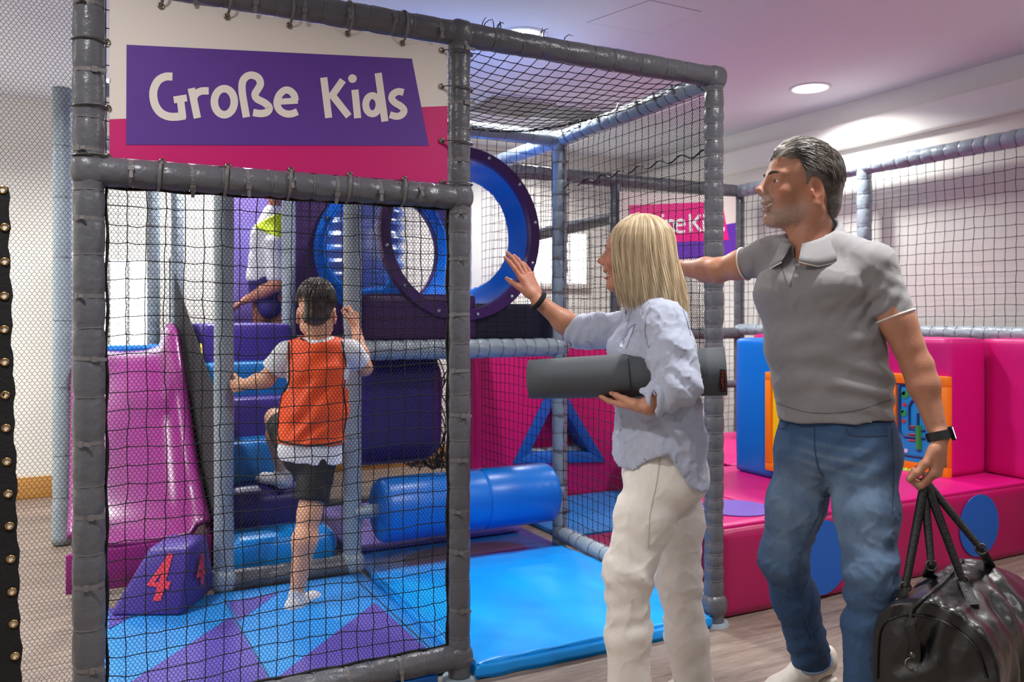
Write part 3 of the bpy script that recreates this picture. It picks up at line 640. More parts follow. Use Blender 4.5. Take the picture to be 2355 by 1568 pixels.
# tunnel: purple flange, blue tube with clear side windows
tn = thing('play_tunnel', fc, 'blue crawl tunnel with clear windows and a bolted purple ring on the upper deck', 'tunnel')
def annulus(name, c, r0, r1, th, m, parent, n=64, bev=.006):
    return lathe(name, [(0, r0), (0, r1-bev), (bev, r1), (th-bev, r1), (th, r1-bev), (th, r0), (0, r0)], c, (0, 1, 0), m, parent, n)
def ring(name, c, prof, m, parent, n=64):
    v, f = [], []
    for (t, r) in prof:
        for k in range(n): a = 2*math.pi*k/n; v.append(Vector(c)+Vector((r*math.cos(a), t, r*math.sin(a))))
    N = len(prof)
    for i in range(N):
        j = (i+1) % N
        for k in range(n): f.append((i*n+k, i*n+(k+1) % n, j*n+(k+1) % n, j*n+k))
    return pymesh(name, v, f, m, parent, True, 40)
ring('flange', fc, [(0, FR-.062), (-.012, FR-.058), (-.012, FR-.006), (0, FR), (.03, FR), (.03, FR-.062)], M_PURP, tn)
fl = None
for k in range(12):
    a = 2*math.pi*(k+.35)/12; p = fc+Vector((.422*math.cos(a), -.016, .422*math.sin(a)))
    if fl is None:
        bm = bmesh.new(); bmesh.ops.create_uvsphere(bm, u_segments=12, v_segments=8, radius=.011)
        me = bpy.data.meshes.new('bolt'); bm.to_mesh(me); bm.free(); me.materials.append(M_STEEL); fl = me
    b_ = bpy.data.objects.new('bolt', fl); C.objects.link(b_); b_.parent = tn; b_.location = p-tn.location
TL = 1.24; TR = FR-.06
def tube_parts():
    na, nl = 176, 110; V = {}; verts = []; blue, clear = [], []
    for i in range(nl+1):
        for k in range(na):
            a = 2*math.pi*k/na; y = TL*i/nl
            verts.append((fc.x+TR*math.cos(a), fc.y+.02+y, fc.z+TR*math.sin(a)))
    for i in range(nl):
        for k in range(na):
            a = 2*math.pi*(k+.5)/na; y = (i+.5)/nl
            side = a if a < math.pi else a-2*math.pi       # 0 = right wall, pi = left wall
            def win(c): 
                da = (a-c+math.pi) % (2*math.pi)-math.pi
                return (abs((da-.22)/.98))**3+(abs((y-.55)/.36))**3 < 1
            q = (i*na+k, i*na+(k+1) % na, (i+1)*na+(k+1) % na, (i+1)*na+k)
            wl = (abs((((a-math.pi)+math.pi) % (2*math.pi)-math.pi+.22)/.98))**3+(abs((y-.5)/.46))**3 < 1
            (clear if (win(0) or wl) else blue).append(q)
    for nm, fs, m_ in (('tunnel_shell', blue, M_TUBE), ('tunnel_window', clear, M_CLEAR)):
        used = sorted({i for q in fs for i in q}); mp_ = {u: j for j, u in enumerate(used)}
        o = pymesh(nm, [verts[u] for u in used], [tuple(mp_[i] for i in q) for q in fs], m_, tn, True, None)
        if nm == 'tunnel_shell': md = o.modifiers.new('thick', 'SOLIDIFY'); md.thickness = .012
tube_parts()
fcb = fc+Vector((0, TL+.02, 0))
ring('rear_flange', fcb, [(0, TR-.002), (0, FR), (.03, FR), (.03, TR-.002)], M_TUBE, tn)
for k in range(12):
    a = 2*math.pi*(k+.1)/12; b_ = bpy.data.objects.new('bolt', fl); C.objects.link(b_); b_.parent = tn; b_.location = fcb+Vector((.42*math.cos(a), -.012, .42*math.sin(a)))-tn.location
# purple wall panel around the far end of the tunnel (two pads left and right of the hole, one below)
def holed(name, x0, x1, z0, z1, y, th, m, c, r, parent=None):
    n = 48; bm = bmesh.new(); out = []
    for k in range(n):
        a = 2*math.pi*(k+.5)/n; dx, dz = math.cos(a), math.sin(a)
        t = min(((x1-c.x)/dx if dx > 0 else (x0-c.x)/dx) if abs(dx) > 1e-6 else 9, ((z1-c.z)/dz if dz > 0 else (z0-c.z)/dz) if abs(dz) > 1e-6 else 9); out.append((c.x+dx*t, c.z+dz*t))
    def lay(yy): return ([bm.verts.new((c.x+r*math.cos(2*math.pi*(k+.5)/n), yy, c.z+r*math.sin(2*math.pi*(k+.5)/n))) for k in range(n)], [bm.verts.new((p[0], yy, p[1])) for p in out])
    a1, b1 = lay(y); a2, b2 = lay(y+th)
    for k in range(n):
        j = (k+1) % n
        bm.faces.new((a1[k], b1[k], b1[j], a1[j])); bm.faces.new((a2[j], b2[j], b2[k], a2[k])); bm.faces.new((a1[j], a2[j], a2[k], a1[k])); bm.faces.new((b1[k], b2[k], b2[j], b1[j]))
    return bmobj(name, bm, m, parent, True, 40)
pw = holed('tunnel_panel', XB+.03, XD-.1, 1.0, 2.16, Y3+.08, .06, M_PURP, Vector((fc.x, 0, fc.z)), TR); tag(pw, 'dark purple padded wall panel around the far end of the blue tunnel', 'panel')
# blue ribbed tube slide behind the tunnel
rb = thing('tube_slide', (fc.x-.25, 6.1, 0), 'ribbed blue plastic tube slide standing behind the tunnel', 'slide')
rbv = []
lathe('tube', [(t, .30+.014*math.cos(t*70)) for t in np.linspace(0, 1.4, 90)], (fc.x+.02, 5.78, .9), (0, 0, 1), M_TUBE, rb, n=36)
# deck platform between beams
dk = cushion('upper_deck', (1.05, 1.2, .06), .02, M_INDIGO, None, (0, 0, 0), cuts=4); dk.location = (1.74, 4.55, 1.09); tag(dk, 'indigo padded upper deck under the blue tunnel', 'deck')
pp = cushion('deck_pad', (.62, .06, .24), .02, M_PURP, None, (0, 0, 0), cuts=6); pp.location = (1.52, Y2+.06, 1.245); tag(pp, 'dark purple pad below the tunnel ring, left half', 'pad')
pk = cushion('deck_pad', (.5, .04, .2), .01, mat('navy_vinyl', (34, 34, 62), .4, bump=.2, bscale=12), None, (0, 0, 0), cuts=6); pk.location = (2.06, Y2+.08, 1.22); tag(pk, 'black-blue pad below the tunnel ring beside the rear post', 'pad')
# indigo hanging pad under the deck
hp_ = cushion('hanging_pad', (.52, .3, .56), .1, M_INDIGO, None, (0, 0, 0), cuts=14, puff=.015); q = onV(905, 940, 4.3); hp_.location = (q.x-.02, 4.3, q.z+.01); tag(hp_, 'large dark indigo pad hanging under the deck right of the boy', 'pad')
# lavender panel behind the child
lp = cushion('wall_pad', (.3, .08, 1.1), .02, M_LAV, None, (0, 0, 0), cuts=6); q = onV(578, 560, 5.97); lp.location = (q.x+.02, 5.97, 1.75); tag(lp, 'lavender upright pad behind the child on the upper deck', 'pad')
lp2 = cushion('wall_pad', (.3, .08, 1.1), .02, M_VIOLD, None, (0, 0, 0), cuts=6); q = onV(650, 560, 5.97); lp2.location = (q.x+.02, 5.97, 1.75); tag(lp2, 'violet upright pad right of the lavender pad, behind the pole', 'pad')
# loose black cords gathered by the entrance post
cb = thing('cord_bundle', onV(1005, 1100, 4.9), 'tangle of loose black net cords hanging under the deck', 'cords')
for i in range(9):
    q0 = onV(985+i*5, 825, 4.9); pts = [q0+Vector((.03*math.sin(k*1.3+i), .03*math.cos(k*.9+i*2), -.075*k)) for k in range(10)]
    sweep('cord', [Vector(p) for p in spline(pts, 3)], .0045, M_CORD, cb, n=5)
for i in range(12):
    q0 = onV(940+i*8, 1060+10*math.sin(i*3), 4.9); pts = [q0+Vector((.06*math.sin(k*1.3+i), .05*math.cos(k*1.9+i*2), .03*math.sin(k*2.3+i))) for k in range(7)]
    sweep('cord', [Vector(p) for p in spline(pts, 3)], .004, M_CORD, cb, n=5)

# ------------------------------------------------------------------ magenta play panel with a triangular hole, behind the rear post
tp = thing('triangle_panel', (2.3, 5.0, 0), 'magenta soft panel with a blue-edged triangular opening behind the cage', 'panel')
YP = 4.93
def pv(px, py, y=YP): return onV(px, py, y)
a_, b_ = pv(1086, 812), pv(1560, 1140); zb = .03
T = [pv(1276, 865), pv(1392, 1062), pv(1178, 1066)]
cen = (T[0]+T[1]+T[2])/3; Ti = [p.lerp(cen, .36) for p in T]
def tri_hole_panel():
    x0, x1, z0, z1 = a_.x, b_.x, zb, 1.075; bm = bmesh.new()
    o4 = [(x0, z0), (x1, z0), (x1, z1), (x0, z1)]
    ov = [Vector((x, YP, z)) for x, z in o4]; dv = Vector((0, .14, 0))
    # fill between rectangle and triangle
    tl, tr_, tt = T[2], T[1], T[0]
    F = [[ov[0], ov[1], tr_, tl], [ov[1], ov[2], tt, tr_], [ov[2], ov[3], tt], [ov[3], ov[0], tl, tt]]
    for q in F:
        bm.faces.new([bm.verts.new(p) for p in q]); bm.faces.new([bm.verts.new(p+dv) for p in q[::-1]])
    for k in range(4): p, q = ov[k], ov[(k+1) % 4]; bm.faces.new([bm.verts.new(x) for x in (q, p, p+dv, q+dv)])
    bmobj('panel_body', bm, mat('magenta_panel', (206, 10, 112), .45, bump=.2, bscale=8), tp, False)
tri_hole_panel()
M_TRI = mat('triangle_blue', (8, 96, 190), .42)
for i in range(3):
    p, q = T[i], T[(i+1) % 3]; pi, qi = Ti[i], Ti[(i+1) % 3]; off = Vector((0, -.012, 0))
    slab('triangle_edge', [p+off, q+off, qi+off, pi+off], (0, 1, 0), .17, M_TRI, tp, .006)
slab('panel_backing', [T[0]+Vector((0, .16, 0)), T[1]+Vector((0, .16, 0)), T[2]+Vector((0, .16, 0))], (0, 1, 0), .02, M_PINK, tp)
box('pink_plinth', a_.x, b_.x, YP, YP+.14, 0, .03, M_PINKD, tp)

# ================================================================== TODDLER AREA
bench = thing('podium', (3.4, Y1+.02, 0), 'low pink soft-play podium with blue circles, behind the adults', 'podium')
BZ = .366
cushion('podium_body', (1.83, 1.1, BZ), .035, M_PINKD, bench, (2.76+.915, Y1+.01+.55, BZ/2), cuts=16, puff=.004, wr=.0006)
cushion('podium_body', (1.19, 1.1, BZ), .035, M_PINKD, bench, (3.4+.595, Y1+1.11+.55, BZ/2), cuts=10, puff=.004, wr=.0006)
cushion('podium_body', (.425, .62, BZ), .035, M_PINKD, bench, (2.34+.2125, Y1+.01+.31, BZ/2), cuts=16, puff=.004, wr=.0006)
def disc(name, c, nrm, r, m, parent, n=40, th=.003):
    s, u = frame_for(Vector(nrm)); return slab(name, [Vector(c)+s*(r*math.cos(2*math.pi*k/n))+u*(r*math.sin(2*math.pi*k/n)) for k in range(n)], nrm, th, m, parent)
M_DOT = mat('dot_blue', (16, 92, 184), .5)
for px, py, r in ((1891, 1282, .165), (2252, 1208, .155)):
    p = onV(px, py, Y1+.003); disc('blue_dot', (p.x, Y1+.004, p.z), (0, -1, 0), r, M_DOT, bench)
cushion('podium_top', (1.8, 1.08, .02), .009, M_PINK, bench, (2.76+.915, Y1+.02+.55, BZ+.004), cuts=6)
cushion('podium_top', (1.17, 1.08, .02), .009, M_PINK, bench, (3.4+.595, Y1+1.12+.55, BZ+.004), cuts=6)
cushion('podium_top', (.41, .59, .02), .009, M_PINK, bench, (2.34+.22, Y1+.025+.31, BZ+.004), cuts=6)
bf = cushion('floor_mat', (.98, .9, .03), .01, M_BLUE2, None, (0, 0, 0), cuts=5); bf.location = (2.40+.49, 3.95+.5, .015); tag(bf, 'blue floor mat between side net and pink podium', 'mat')
pf_ = cushion('floor_mat', (.36, .66, .03), .01, M_PINKD, None, (0, 0, 0), cuts=5); pf_.location = (2.38+.2, 3.3+.33, .015); tag(pf_, 'pink floor mat beside the bottom rail of the side net', 'mat')
p = onZ(1692, 1168, BZ+.016); disc('lavender_dot', p, (0, 0, 1), .16, mat('lavender_print', (120, 90, 190), .45), bench)
# blue panel with a yellow board, and pink panel with the maze board
def frame_panel(o, x, y0, y1, z0, z1, fw, m, depth=.03):     # picture frame lying on a plane of constant x, facing -x
    for (a, b, c, d) in ((y0, y1, z0, z0+fw), (y0, y1, z1-fw, z1), (y0, y0+fw, z0+fw, z1-fw), (y1-fw, y1, z0+fw, z1-fw)):
        box('board_frame', x-depth, x+.01, a, b, c, d, m, o, .004)
PZ = 1.115
bp_ = thing('activity_wall', (3.29, 3.2, BZ), 'bright blue soft panel with an orange-framed board, left of the man’s waist', 'panel')
yl = onU(1690, 1000, 3.29).y
cushion('panel_body', (.14, yl-2.78, PZ-BZ), .025, M_ROYAL, bp_, (3.29+.07, (yl+2.78)/2, (PZ+BZ)/2+.0145), cuts=14, puff=.004, wr=.001, seed=5)
yf = onU(1770, 1000, 3.29).y
frame_panel(bp_, 3.285, yf-.45, yf, .43, .955, .04, M_ORANGE); box('board', 3.27, 3.30, yf-.41, yf-.04, .47, .915, M_YELLOW, bp_)
pk_ = thing('activity_wall', (4.18, 3.2, BZ), 'pink soft panel with an orange-framed blue maze board behind the man’s forearm', 'panel')
ye_ = onU(2187, 1000, 4.18).y
cushion('panel_body', (.3, 1.5, PZ-BZ), .02, M_PINK, pk_, (4.18+.15, ye_+.75, (PZ+BZ)/2+.0145), cuts=14, puff=.004, wr=.001, seed=6)
fy0, fy1 = onU(2182, 1000, 4.16).y, onU(2044, 1000, 4.16).y; fz0, fz1 = BZ+.012, .925
frame_panel(pk_, 4.178, fy0, fy1, fz0, fz1, .055, M_ORANGE)
bx = 4.165; box('maze_board', bx, bx+.02, fy0+.05, fy1-.05, fz0+.05, fz1-.05, M_BOARD, pk_)
def bq(px, py, off=.002): q = onU(px, py, bx); return Vector((bx-off, q.y, q.z))
def line(name, pts, r, m): sweep(name, [bq(*p) for p in pts], r, m, pk_, n=6)
line('maze_groove', [(2130, 885), (2072, 885), (2070, 892), (2070, 992), (2080, 1003), (2128, 1008)], .008, M_BOARDD)
line('maze_groove', [(2125, 920), (2098, 922), (2092, 935), (2092, 985), (2128, 990)], .008, M_BOARDD)
line('maze_groove', [(2112, 950), (2112, 985)], .008, M_BOARDD); line('board_seam', [(2060, 1043), (2128, 1053)], .006, M_BOARDD)
def blob(name, px, py, r, m, sx=1): 
    c = bq(px, py, 0); disc(name, c, (-1, 0, 0), r, m, pk_, 18, .004)
for px, py, r in ((2082, 908, .022), (2079, 950, .018)):
    blob('printed_tree', px, py, r, M_GREEN); blob('printed_tree', px-4, py-5, r*.6, M_GREEN); blob('printed_shrub', px-1, py+r*1000, .012, M_RED)
line('green_slider', [(2114, 978), (2114, 1033)], .019, M_GREEN)
for yy in (980, 998, 1012): line('red_print', [(2090, yy), (2106, yy+1)], .005, M_RED)
M_PALE = mat('print_white', (225, 225, 240), .5)
for a, b, r in ((2070, 1028, .022), (2069, 1016, .014), (2084, 1036, .012)): blob('printed_cloud', a, b, r, M_PALE)
blob('green_print', 2122, 1068, .022, M_LIME)
hc = bq(2089, 1082, 0); s_ = [Vector((hc.x-.003, hc.y+.062*math.cos(t), hc.z-.02+.062*math.sin(t))) for t in np.linspace(0, math.pi, 16)]
slab('ball_hole', s_, (1, 0, 0), .004, M_BLACKF, pk_); sweep('hole_rim', s_, .006, mat('rim_brown', (110, 60, 30), .5), pk_, n=6)
for i, (px, py) in enumerate(((2078, 1079), (2089, 1081), (2101, 1083))):
    bm = bmesh.new(); bmesh.ops.create_icosphere(bm, subdivisions=3, radius=.0165); o = bmobj('ball', bm, M_LIME, None); o.location = bq(px, py, .018)
    tag(o, ('leftmost', 'middle', 'rightmost')[i]+' of three lime-green balls in the maze board’s hole', 'ball', 'balls in the maze board')
    torus('ball_seam', o.location, (.3, .5, 1), .0162, .0012, M_PALE, None).parent = o
    o.children[0].matrix_parent_inverse = Matrix.Translation(-Vector(o.location))
wp = cushion('wall_panel', (.14, 2.2, PZ-BZ), .02, M_PINK, None, (0, 0, 0), cuts=14, puff=.003, wr=.001, seed=8)
wp.location = (4.485+.07, ye_+.03-1.1, (PZ+BZ)/2+.0145); tag(wp, 'plain pink soft wall panel at the right edge behind the bag', 'panel')

# toddler enclosure: padded poles and nets along the back and the right wall
kc = thing('toddler_frame', (4.6, 5.05, 0), 'enclosure of grey padded poles around the toddler area', 'play frame')
YK, XK = 5.05, 4.62
def kpad(nm, a, b, R, m, sd, st=.1, **k): return pad(nm, a, b, R, m, kc, seed=sd, step=st, zips=0, **k)
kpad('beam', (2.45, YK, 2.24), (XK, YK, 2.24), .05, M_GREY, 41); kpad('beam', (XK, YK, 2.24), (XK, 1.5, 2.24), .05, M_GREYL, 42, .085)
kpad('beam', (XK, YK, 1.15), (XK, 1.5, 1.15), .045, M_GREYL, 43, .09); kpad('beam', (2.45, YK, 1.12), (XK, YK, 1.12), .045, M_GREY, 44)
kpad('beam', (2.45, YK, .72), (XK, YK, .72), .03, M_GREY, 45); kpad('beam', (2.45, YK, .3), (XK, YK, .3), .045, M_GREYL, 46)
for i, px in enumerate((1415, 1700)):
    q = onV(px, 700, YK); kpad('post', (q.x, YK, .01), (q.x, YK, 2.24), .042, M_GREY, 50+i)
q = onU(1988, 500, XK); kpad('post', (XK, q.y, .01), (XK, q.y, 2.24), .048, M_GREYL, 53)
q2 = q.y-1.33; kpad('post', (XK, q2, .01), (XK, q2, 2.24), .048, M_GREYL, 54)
kpad('beam', onV(1200, 546, 5.3), onV(1440, 495, 5.9), .05, M_GREY, 55)
K1 = thing('safety_net', (4.6, 3.5, 1.2), 'dark net with fine mesh along the right wall above the pink panels', 'net', 'toddler area nets')
coarse('coarse_net', (XK-.01, 1.6, 1.19), (0, 1, 0), (0, 0, 1), YK-1.65, 1.01, .062, .0022, K1, seed=21, wob=.005)
hexnet('fine_net', (XK+.012, 1.9, 1.19), (0, 1, 0), (0, 0, 1), YK-1.95, 1.01, .014, .010, .00042, K1, seed=22, flat=True, m=mat('pale_thread', (176, 178, 176), .8))
K2 = thing('safety_net', (3.5, YK, .1), 'dark net with fine mesh across the rear of the toddler area', 'net', 'toddler area nets')
coarse('coarse_net', (2.45, YK-.01, .34), (1, 0, 0), (0, 0, 1), XK-2.5, 1.86, .055, .0018, K2, seed=23, wob=.005)
# sign of the toddler area
ts = thing('sign_panel', (4.1, YK-.05, 1.7), 'pink and purple sign reading Kleine Kids at the back of the toddler area', 'sign')
def sg(px, py, off=0): p = onV(px, py, YK-.06); return Vector((p.x, YK-.06-off, p.z))
slab('white_field', [sg(1425, 440), sg(1692, 452), sg(1692, 600), sg(1425, 606)], (0, 1, 0), .004, M_WHITEP, ts)
slab('purple_field', [sg(1425, 558, .001), sg(1692, 512, .001), sg(1692, 592, .001), sg(1425, 600, .001)], (0, 1, 0), .001, mat('sign_purple', (98, 44, 170), .5), ts)
slab('pink_panel', [sg(1447, 472, .003), sg(1660, 463, .003), sg(1676, 552, .003), sg(1447, 560, .003)], (0, 1, 0), .001, mat('sign_pink', (228, 10, 130), .5), ts)
E_ = lambda x, s: [([(x-.26*s, .42*s), (x+.28*s, .45*s)], .13*s, 0), (spline([(x+.24*s, .45*s), (x+.16*s, .68*s), (x-.06*s, .70*s), (x-.25*s, .48*s), (x-.2*s, .16*s), (x+.02*s, .06*s), (x+.26*s, .12*s)]), .15*s, 0)]
I_ = lambda x, s: [([(x, .05*s), (x-.03*s, .72*s)], .16*s, 0), ([(x-.09*s, .95*s), (x+.07*s, .95*s)], .17*s, 0)]
K_ = lambda x, s: [([(x-.22*s, .05*s), (x-.26*s, 1.05*s)], .16*s, 0), ([(x+.28*s, 1.0*s), (x-.12*s, .52*s)], .16*s, 0), ([(x-.08*s, .6*s), (x+.32*s, .1*s)], .16*s, 0)]
Nn = lambda x, s: [([(x-.22*s, .05*s), (x-.24*s, .74*s)], .16*s, 0), (spline([(x-.2*s, .5*s), (x, .68*s), (x+.2*s, .56*s), (x+.22*s, .05*s)]), .16*s, 0)]
Ll = lambda x, s: [([(x, .05*s), (x-.03*s, 1.08*s)], .16*s, 0)]
Dd = lambda x, s: [(ell(lambda a, b: (a, b), x-.05*s, .38*s, .2*s, .28*s), .15*s, 1), ([(x+.2*s, .0), (x+.14*s, 1.1*s)], .16*s, 0)]
Ss = lambda x, s: [(spline([(x+.2*s, .66*s), (x-.05*s, .7*s), (x-.16*s, .52*s), (x+.08*s, .36*s), (x+.18*s, .2*s), (x, .06*s), (x-.2*s, .1*s)]), .15*s, 0)]
s0 = 42
for nm, fn, px in (('letter_K', K_, 1462), ('letter_l', Ll, 1484), ('letter_e', E_, 1503), ('letter_i', I_, 1523), ('letter_n', Nn, 1541), ('letter_e', E_, 1563), ('letter_K', K_, 1597), ('letter_i', I_, 1619), ('letter_d', Dd, 1637), ('letter_s', Ss, 1655)):
    strokes_mesh(nm, fn(0, s0), lambda p, k, px=px: sg(px+p[0], 536-p[1], .006+.0003*k), ts, mat('sign_white', (240, 236, 236), .5))
# ================================================================== implicit-surface modeller for bodies and clothes
def va3(p): return np.array([p[0], p[1], p[2]], float)
def nz(v): v = va3(v); return v/(np.linalg.norm(v)+1e-12)
def sn(p, s, seed=0):                                       # cheap smooth noise
    x, y, z = p[0]*s, p[1]*s, p[2]*s; k = seed*1.7
    return (np.sin(x*1.1+1.3*np.sin(y*.9+k)+k)+np.sin(y*1.2+1.2*np.sin(z*1.1+k*2)+k*3)+np.sin(z*1.0+1.4*np.sin(x*.8+k*.7)+k*2))/3
class Vol:
    def __init__(s, lo, hi, h):
        s.h = h; s.lo = va3(lo); s.n = np.ceil((va3(hi)-s.lo)/h).astype(int)+1; s.D = np.full(tuple(s.n), .12, np.float32)
    def reg(s, lo, hi, pad):
        a = np.clip(np.floor((np.minimum(lo, hi)-pad-s.lo)/s.h).astype(int), 0, s.n); b = np.clip(np.ceil((np.maximum(lo, hi)+pad-s.lo)/s.h).astype(int)+1, 0, s.n)
        sl = tuple(slice(i, j) for i, j in zip(a, b))
        if any(j <= i for i, j in zip(a, b)): return None, None
        return sl, [s.lo[0]+s.h*np.arange(a[0], b[0])[:, None, None], s.lo[1]+s.h*np.arange(a[1], b[1])[None, :, None], s.lo[2]+s.h*np.arange(a[2], b[2])[None, None, :]]
    def mix(s, sl, d, k, op='u'):
        A = s.D[sl]
        if op == 'u':
            if k <= 0: s.D[sl] = np.minimum(A, d); return
            h = np.clip(.5+.5*(A-d)/k, 0, 1); s.D[sl] = A*(1-h)+d*h-k*h*(1-h)
        else:                                               # smooth subtraction
            d = -d; h = np.clip(.5-.5*(A-d)/k, 0, 1); s.D[sl] = A*(1-h)+d*h+k*h*(1-h)
    def cone(s, a, b, ra, rb, k=.02, op='u'):
        a, b = va3(a), va3(b); sl, G = s.reg(a, b, max(ra, rb)+k+.03)
        if sl is None: return
        ax = b-a; L2 = ax@ax+1e-12; q = [G[i]-a[i] for i in range(3)]
        t = np.clip((q[0]*ax[0]+q[1]*ax[1]+q[2]*ax[2])/L2, 0, 1)
        d = np.sqrt((q[0]-t*ax[0])**2+(q[1]-t*ax[1])**2+(q[2]-t*ax[2])**2)-(ra+(rb-ra)*t); s.mix(sl, d, k, op)
    def chain(s, pts, rs, k=.02, op='u'):
        for i in range(len(pts)-1): s.cone(pts[i], pts[i+1], rs[i], rs[i+1], k, op)
    def ell(s, c, r, R=None, k=.02, op='u'):
        c, r = va3(c), va3(r); R = np.eye(3) if R is None else np.array([nz(x) for x in R]); m = r.max(); sl, G = s.reg(c, c, m+k+.03)
        if sl is None: return
        q = [G[i]-c[i] for i in range(3)]; l = [(q[0]*R[j][0]+q[1]*R[j][1]+q[2]*R[j][2]) for j in range(3)]
        k0 = np.sqrt(sum((l[j]/r[j])**2 for j in range(3)))+1e-9; k1 = np.sqrt(sum((l[j]/r[j]**2)**2 for j in range(3)))+1e-9
        s.mix(sl, k0*(k0-1)/k1, k, op)
    def loft(s, a, b, wa, da, wb, db, side, k=.03, op='u', ex=2.0):   # tapered elliptical limb
        a, b = va3(a), va3(b); ax = nz(b-a); L = np.linalg.norm(b-a); sd = va3(side); sd = nz(sd-ax*(sd@ax)); dp = np.cross(ax, sd)
        sl, G = s.reg(a, b, max(wa, wb, da, db)+k+.03)
        if sl is None: return
        q = [G[i]-a[i] for i in range(3)]; z = q[0]*ax[0]+q[1]*ax[1]+q[2]*ax[2]; t = np.clip(z/L, 0, 1); ze = z-t*L
        x = q[0]*sd[0]+q[1]*sd[1]+q[2]*sd[2]; y = q[0]*dp[0]+q[1]*dp[1]+q[2]*dp[2]
        W = wa+(wb-wa)*t; Dd = da+(db-da)*t; E = np.minimum(W, Dd)*.8
        if ex == 2.0: k0 = np.sqrt((x/W)**2+(y/Dd)**2+(ze/E)**2)+1e-9
        else: k0 = (np.abs(x/W)**ex+np.abs(y/Dd)**ex+np.abs(ze/E)**ex)**(1/ex)+1e-9
        k1 = np.sqrt((x/W**2)**2+(y/Dd**2)**2+(ze/E**2)**2)+1e-9
        d = np.where(k0 > .25, k0*(k0-1)/k1, -np.minimum(W, Dd)*.8); s.mix(sl, d, k, op)
    def cut(s, c, n, rad, k=.004):                          # remove what lies on the side of the plane the normal points to, near c
        c, n = va3(c), nz(n); sl, G = s.reg(c, c, rad)
        if sl is None: return
        q = [G[i]-c[i] for i in range(3)]; d = q[0]*n[0]+q[1]*n[1]+q[2]*n[2]; rr = np.sqrt(q[0]**2+q[1]**2+q[2]**2)
        A = s.D[sl]; s.D[sl] = np.where(rr < rad, np.maximum(A, d), A)
    def clone(s):
        o = Vol(s.lo, s.lo, s.h); o.n = s.n; o.D = np.full(tuple(s.n), .12, np.float32); return o
    def join(s, o, k=.03): s.mix((slice(None),)*3, o.D, k)
    def disp(s, fn):                                        # displace near the surface
        near = np.where(np.abs(s.D) < .03); p = [s.lo[i]+s.h*near[i] for i in range(3)]; s.D[near] -= fn(p).astype(np.float32)
    def mesh(s):
        D = s.D.copy(); D[0] = D[-1] = .05; D[:, 0] = D[:, -1] = .05; D[:, :, 0] = D[:, :, -1] = .05
        S = D < 0; nx, ny, nz_ = D.shape; cnt = np.zeros((nx-1, ny-1, nz_-1), np.int8)
        for i in (0, 1):
            for j in (0, 1):
                for k in (0, 1): cnt += S[i:nx-1+i, j:ny-1+j, k:nz_-1+k]
        act = (cnt > 0) & (cnt < 8); I = np.argwhere(act); idx = np.full(act.shape, -1, np.int64); idx[act] = np.arange(len(I))
        acc = np.zeros((len(I), 3)); num = np.zeros(len(I)); cor = [(i, j, k) for i in (0, 1) for j in (0, 1) for k in (0, 1)]
        vals = {c: D[I[:, 0]+c[0], I[:, 1]+c[1], I[:, 2]+c[2]] for c in cor}
        for c in cor:
            for ax in range(3):
                if c[ax] == 0:
                    e = list(c); e[ax] = 1; e = tuple(e); a, b = vals[c], vals[e]; m = (a < 0) != (b < 0); t = np.zeros(len(a)); t[m] = a[m]/(a[m]-b[m])
                    for q in range(3): acc[:, q] += np.where(m, (t if q == ax else c[q]), 0)
                    num += m
        V = (I+acc/num[:, None])*s.h+s.lo; F = []
        for ax in range(3):
            o = [0, 1, 2]; o.remove(ax); u, v = o
            sa = [slice(None)]*3; sb = [slice(None)]*3; sa[ax] = slice(0, -1); sb[ax] = slice(1, None); A, B = S[tuple(sa)], S[tuple(sb)]; X = np.argwhere(A != B)
            X = X[(X[:, u] > 0) & (X[:, v] > 0) & (X[:, u] < D.shape[u]-1) & (X[:, v] < D.shape[v]-1)]
            def cell(du, dv):
                Y = X.copy(); Y[:, u] += du; Y[:, v] += dv; return idx[Y[:, 0], Y[:, 1], Y[:, 2]]
            q = np.stack([cell(-1, -1), cell(0, -1), cell(0, 0), cell(-1, 0)], 1); inside = A[X[:, 0], X[:, 1], X[:, 2]]
            flip = inside if ax != 1 else ~inside
            q = np.where(flip[:, None], q, q[:, ::-1]); F.append(q)
        return V, np.concatenate(F)
def merge(parts):
    V, F, n = [], [], 0
    for v, f in parts: V.append(v); F.append(f+n); n += len(v)
    return np.concatenate(V), np.concatenate(F)
def flesh(name, parts, m, parent, color=None):
    V, F = merge(parts); o = npmesh(name, V, F, m, parent, True); me = o.data
    if color is not None:
        c = color([V[:, 0], V[:, 1], V[:, 2]]); a = me.color_attributes.new('Col', 'FLOAT_COLOR', 'POINT'); buf = np.ones((len(V), 4), np.float32); buf[:, :3] = c; a.data.foreach_set('color', buf.ravel())
    return o
def col(base, n): return np.tile(np.array(lin(base)), (n, 1))
def blend(c, rgb, w): w = np.clip(w, 0, 1)[:, None]; return c*(1-w)+np.array(lin(rgb))*w
def gauss(p, c, r): return np.exp(-((p[0]-c[0])**2+(p[1]-c[1])**2+(p[2]-c[2])**2)/r**2)
def fold(c, r, dirv, freq, amp, seed=0, warp=1.2):          # a local set of cloth folds
    c, dirv = va3(c), nz(dirv)
    def f(p):
        ph = (p[0]*dirv[0]+p[1]*dirv[1]+p[2]*dirv[2])*freq*2*math.pi; s = np.sin(ph+warp*sn(p, 14, seed)*2+seed)
        return amp*gauss(p, c, r)*(np.sign(s)*np.abs(s)**.8)*(.65+.5*sn(p, 23, seed+2))
    return f
def skin_mat(name, rgb, rough=.5):
    return mat(name, rgb, rough, bump=.08, bscale=190, attr=True, var=.07, vscale=60, sss=.12)

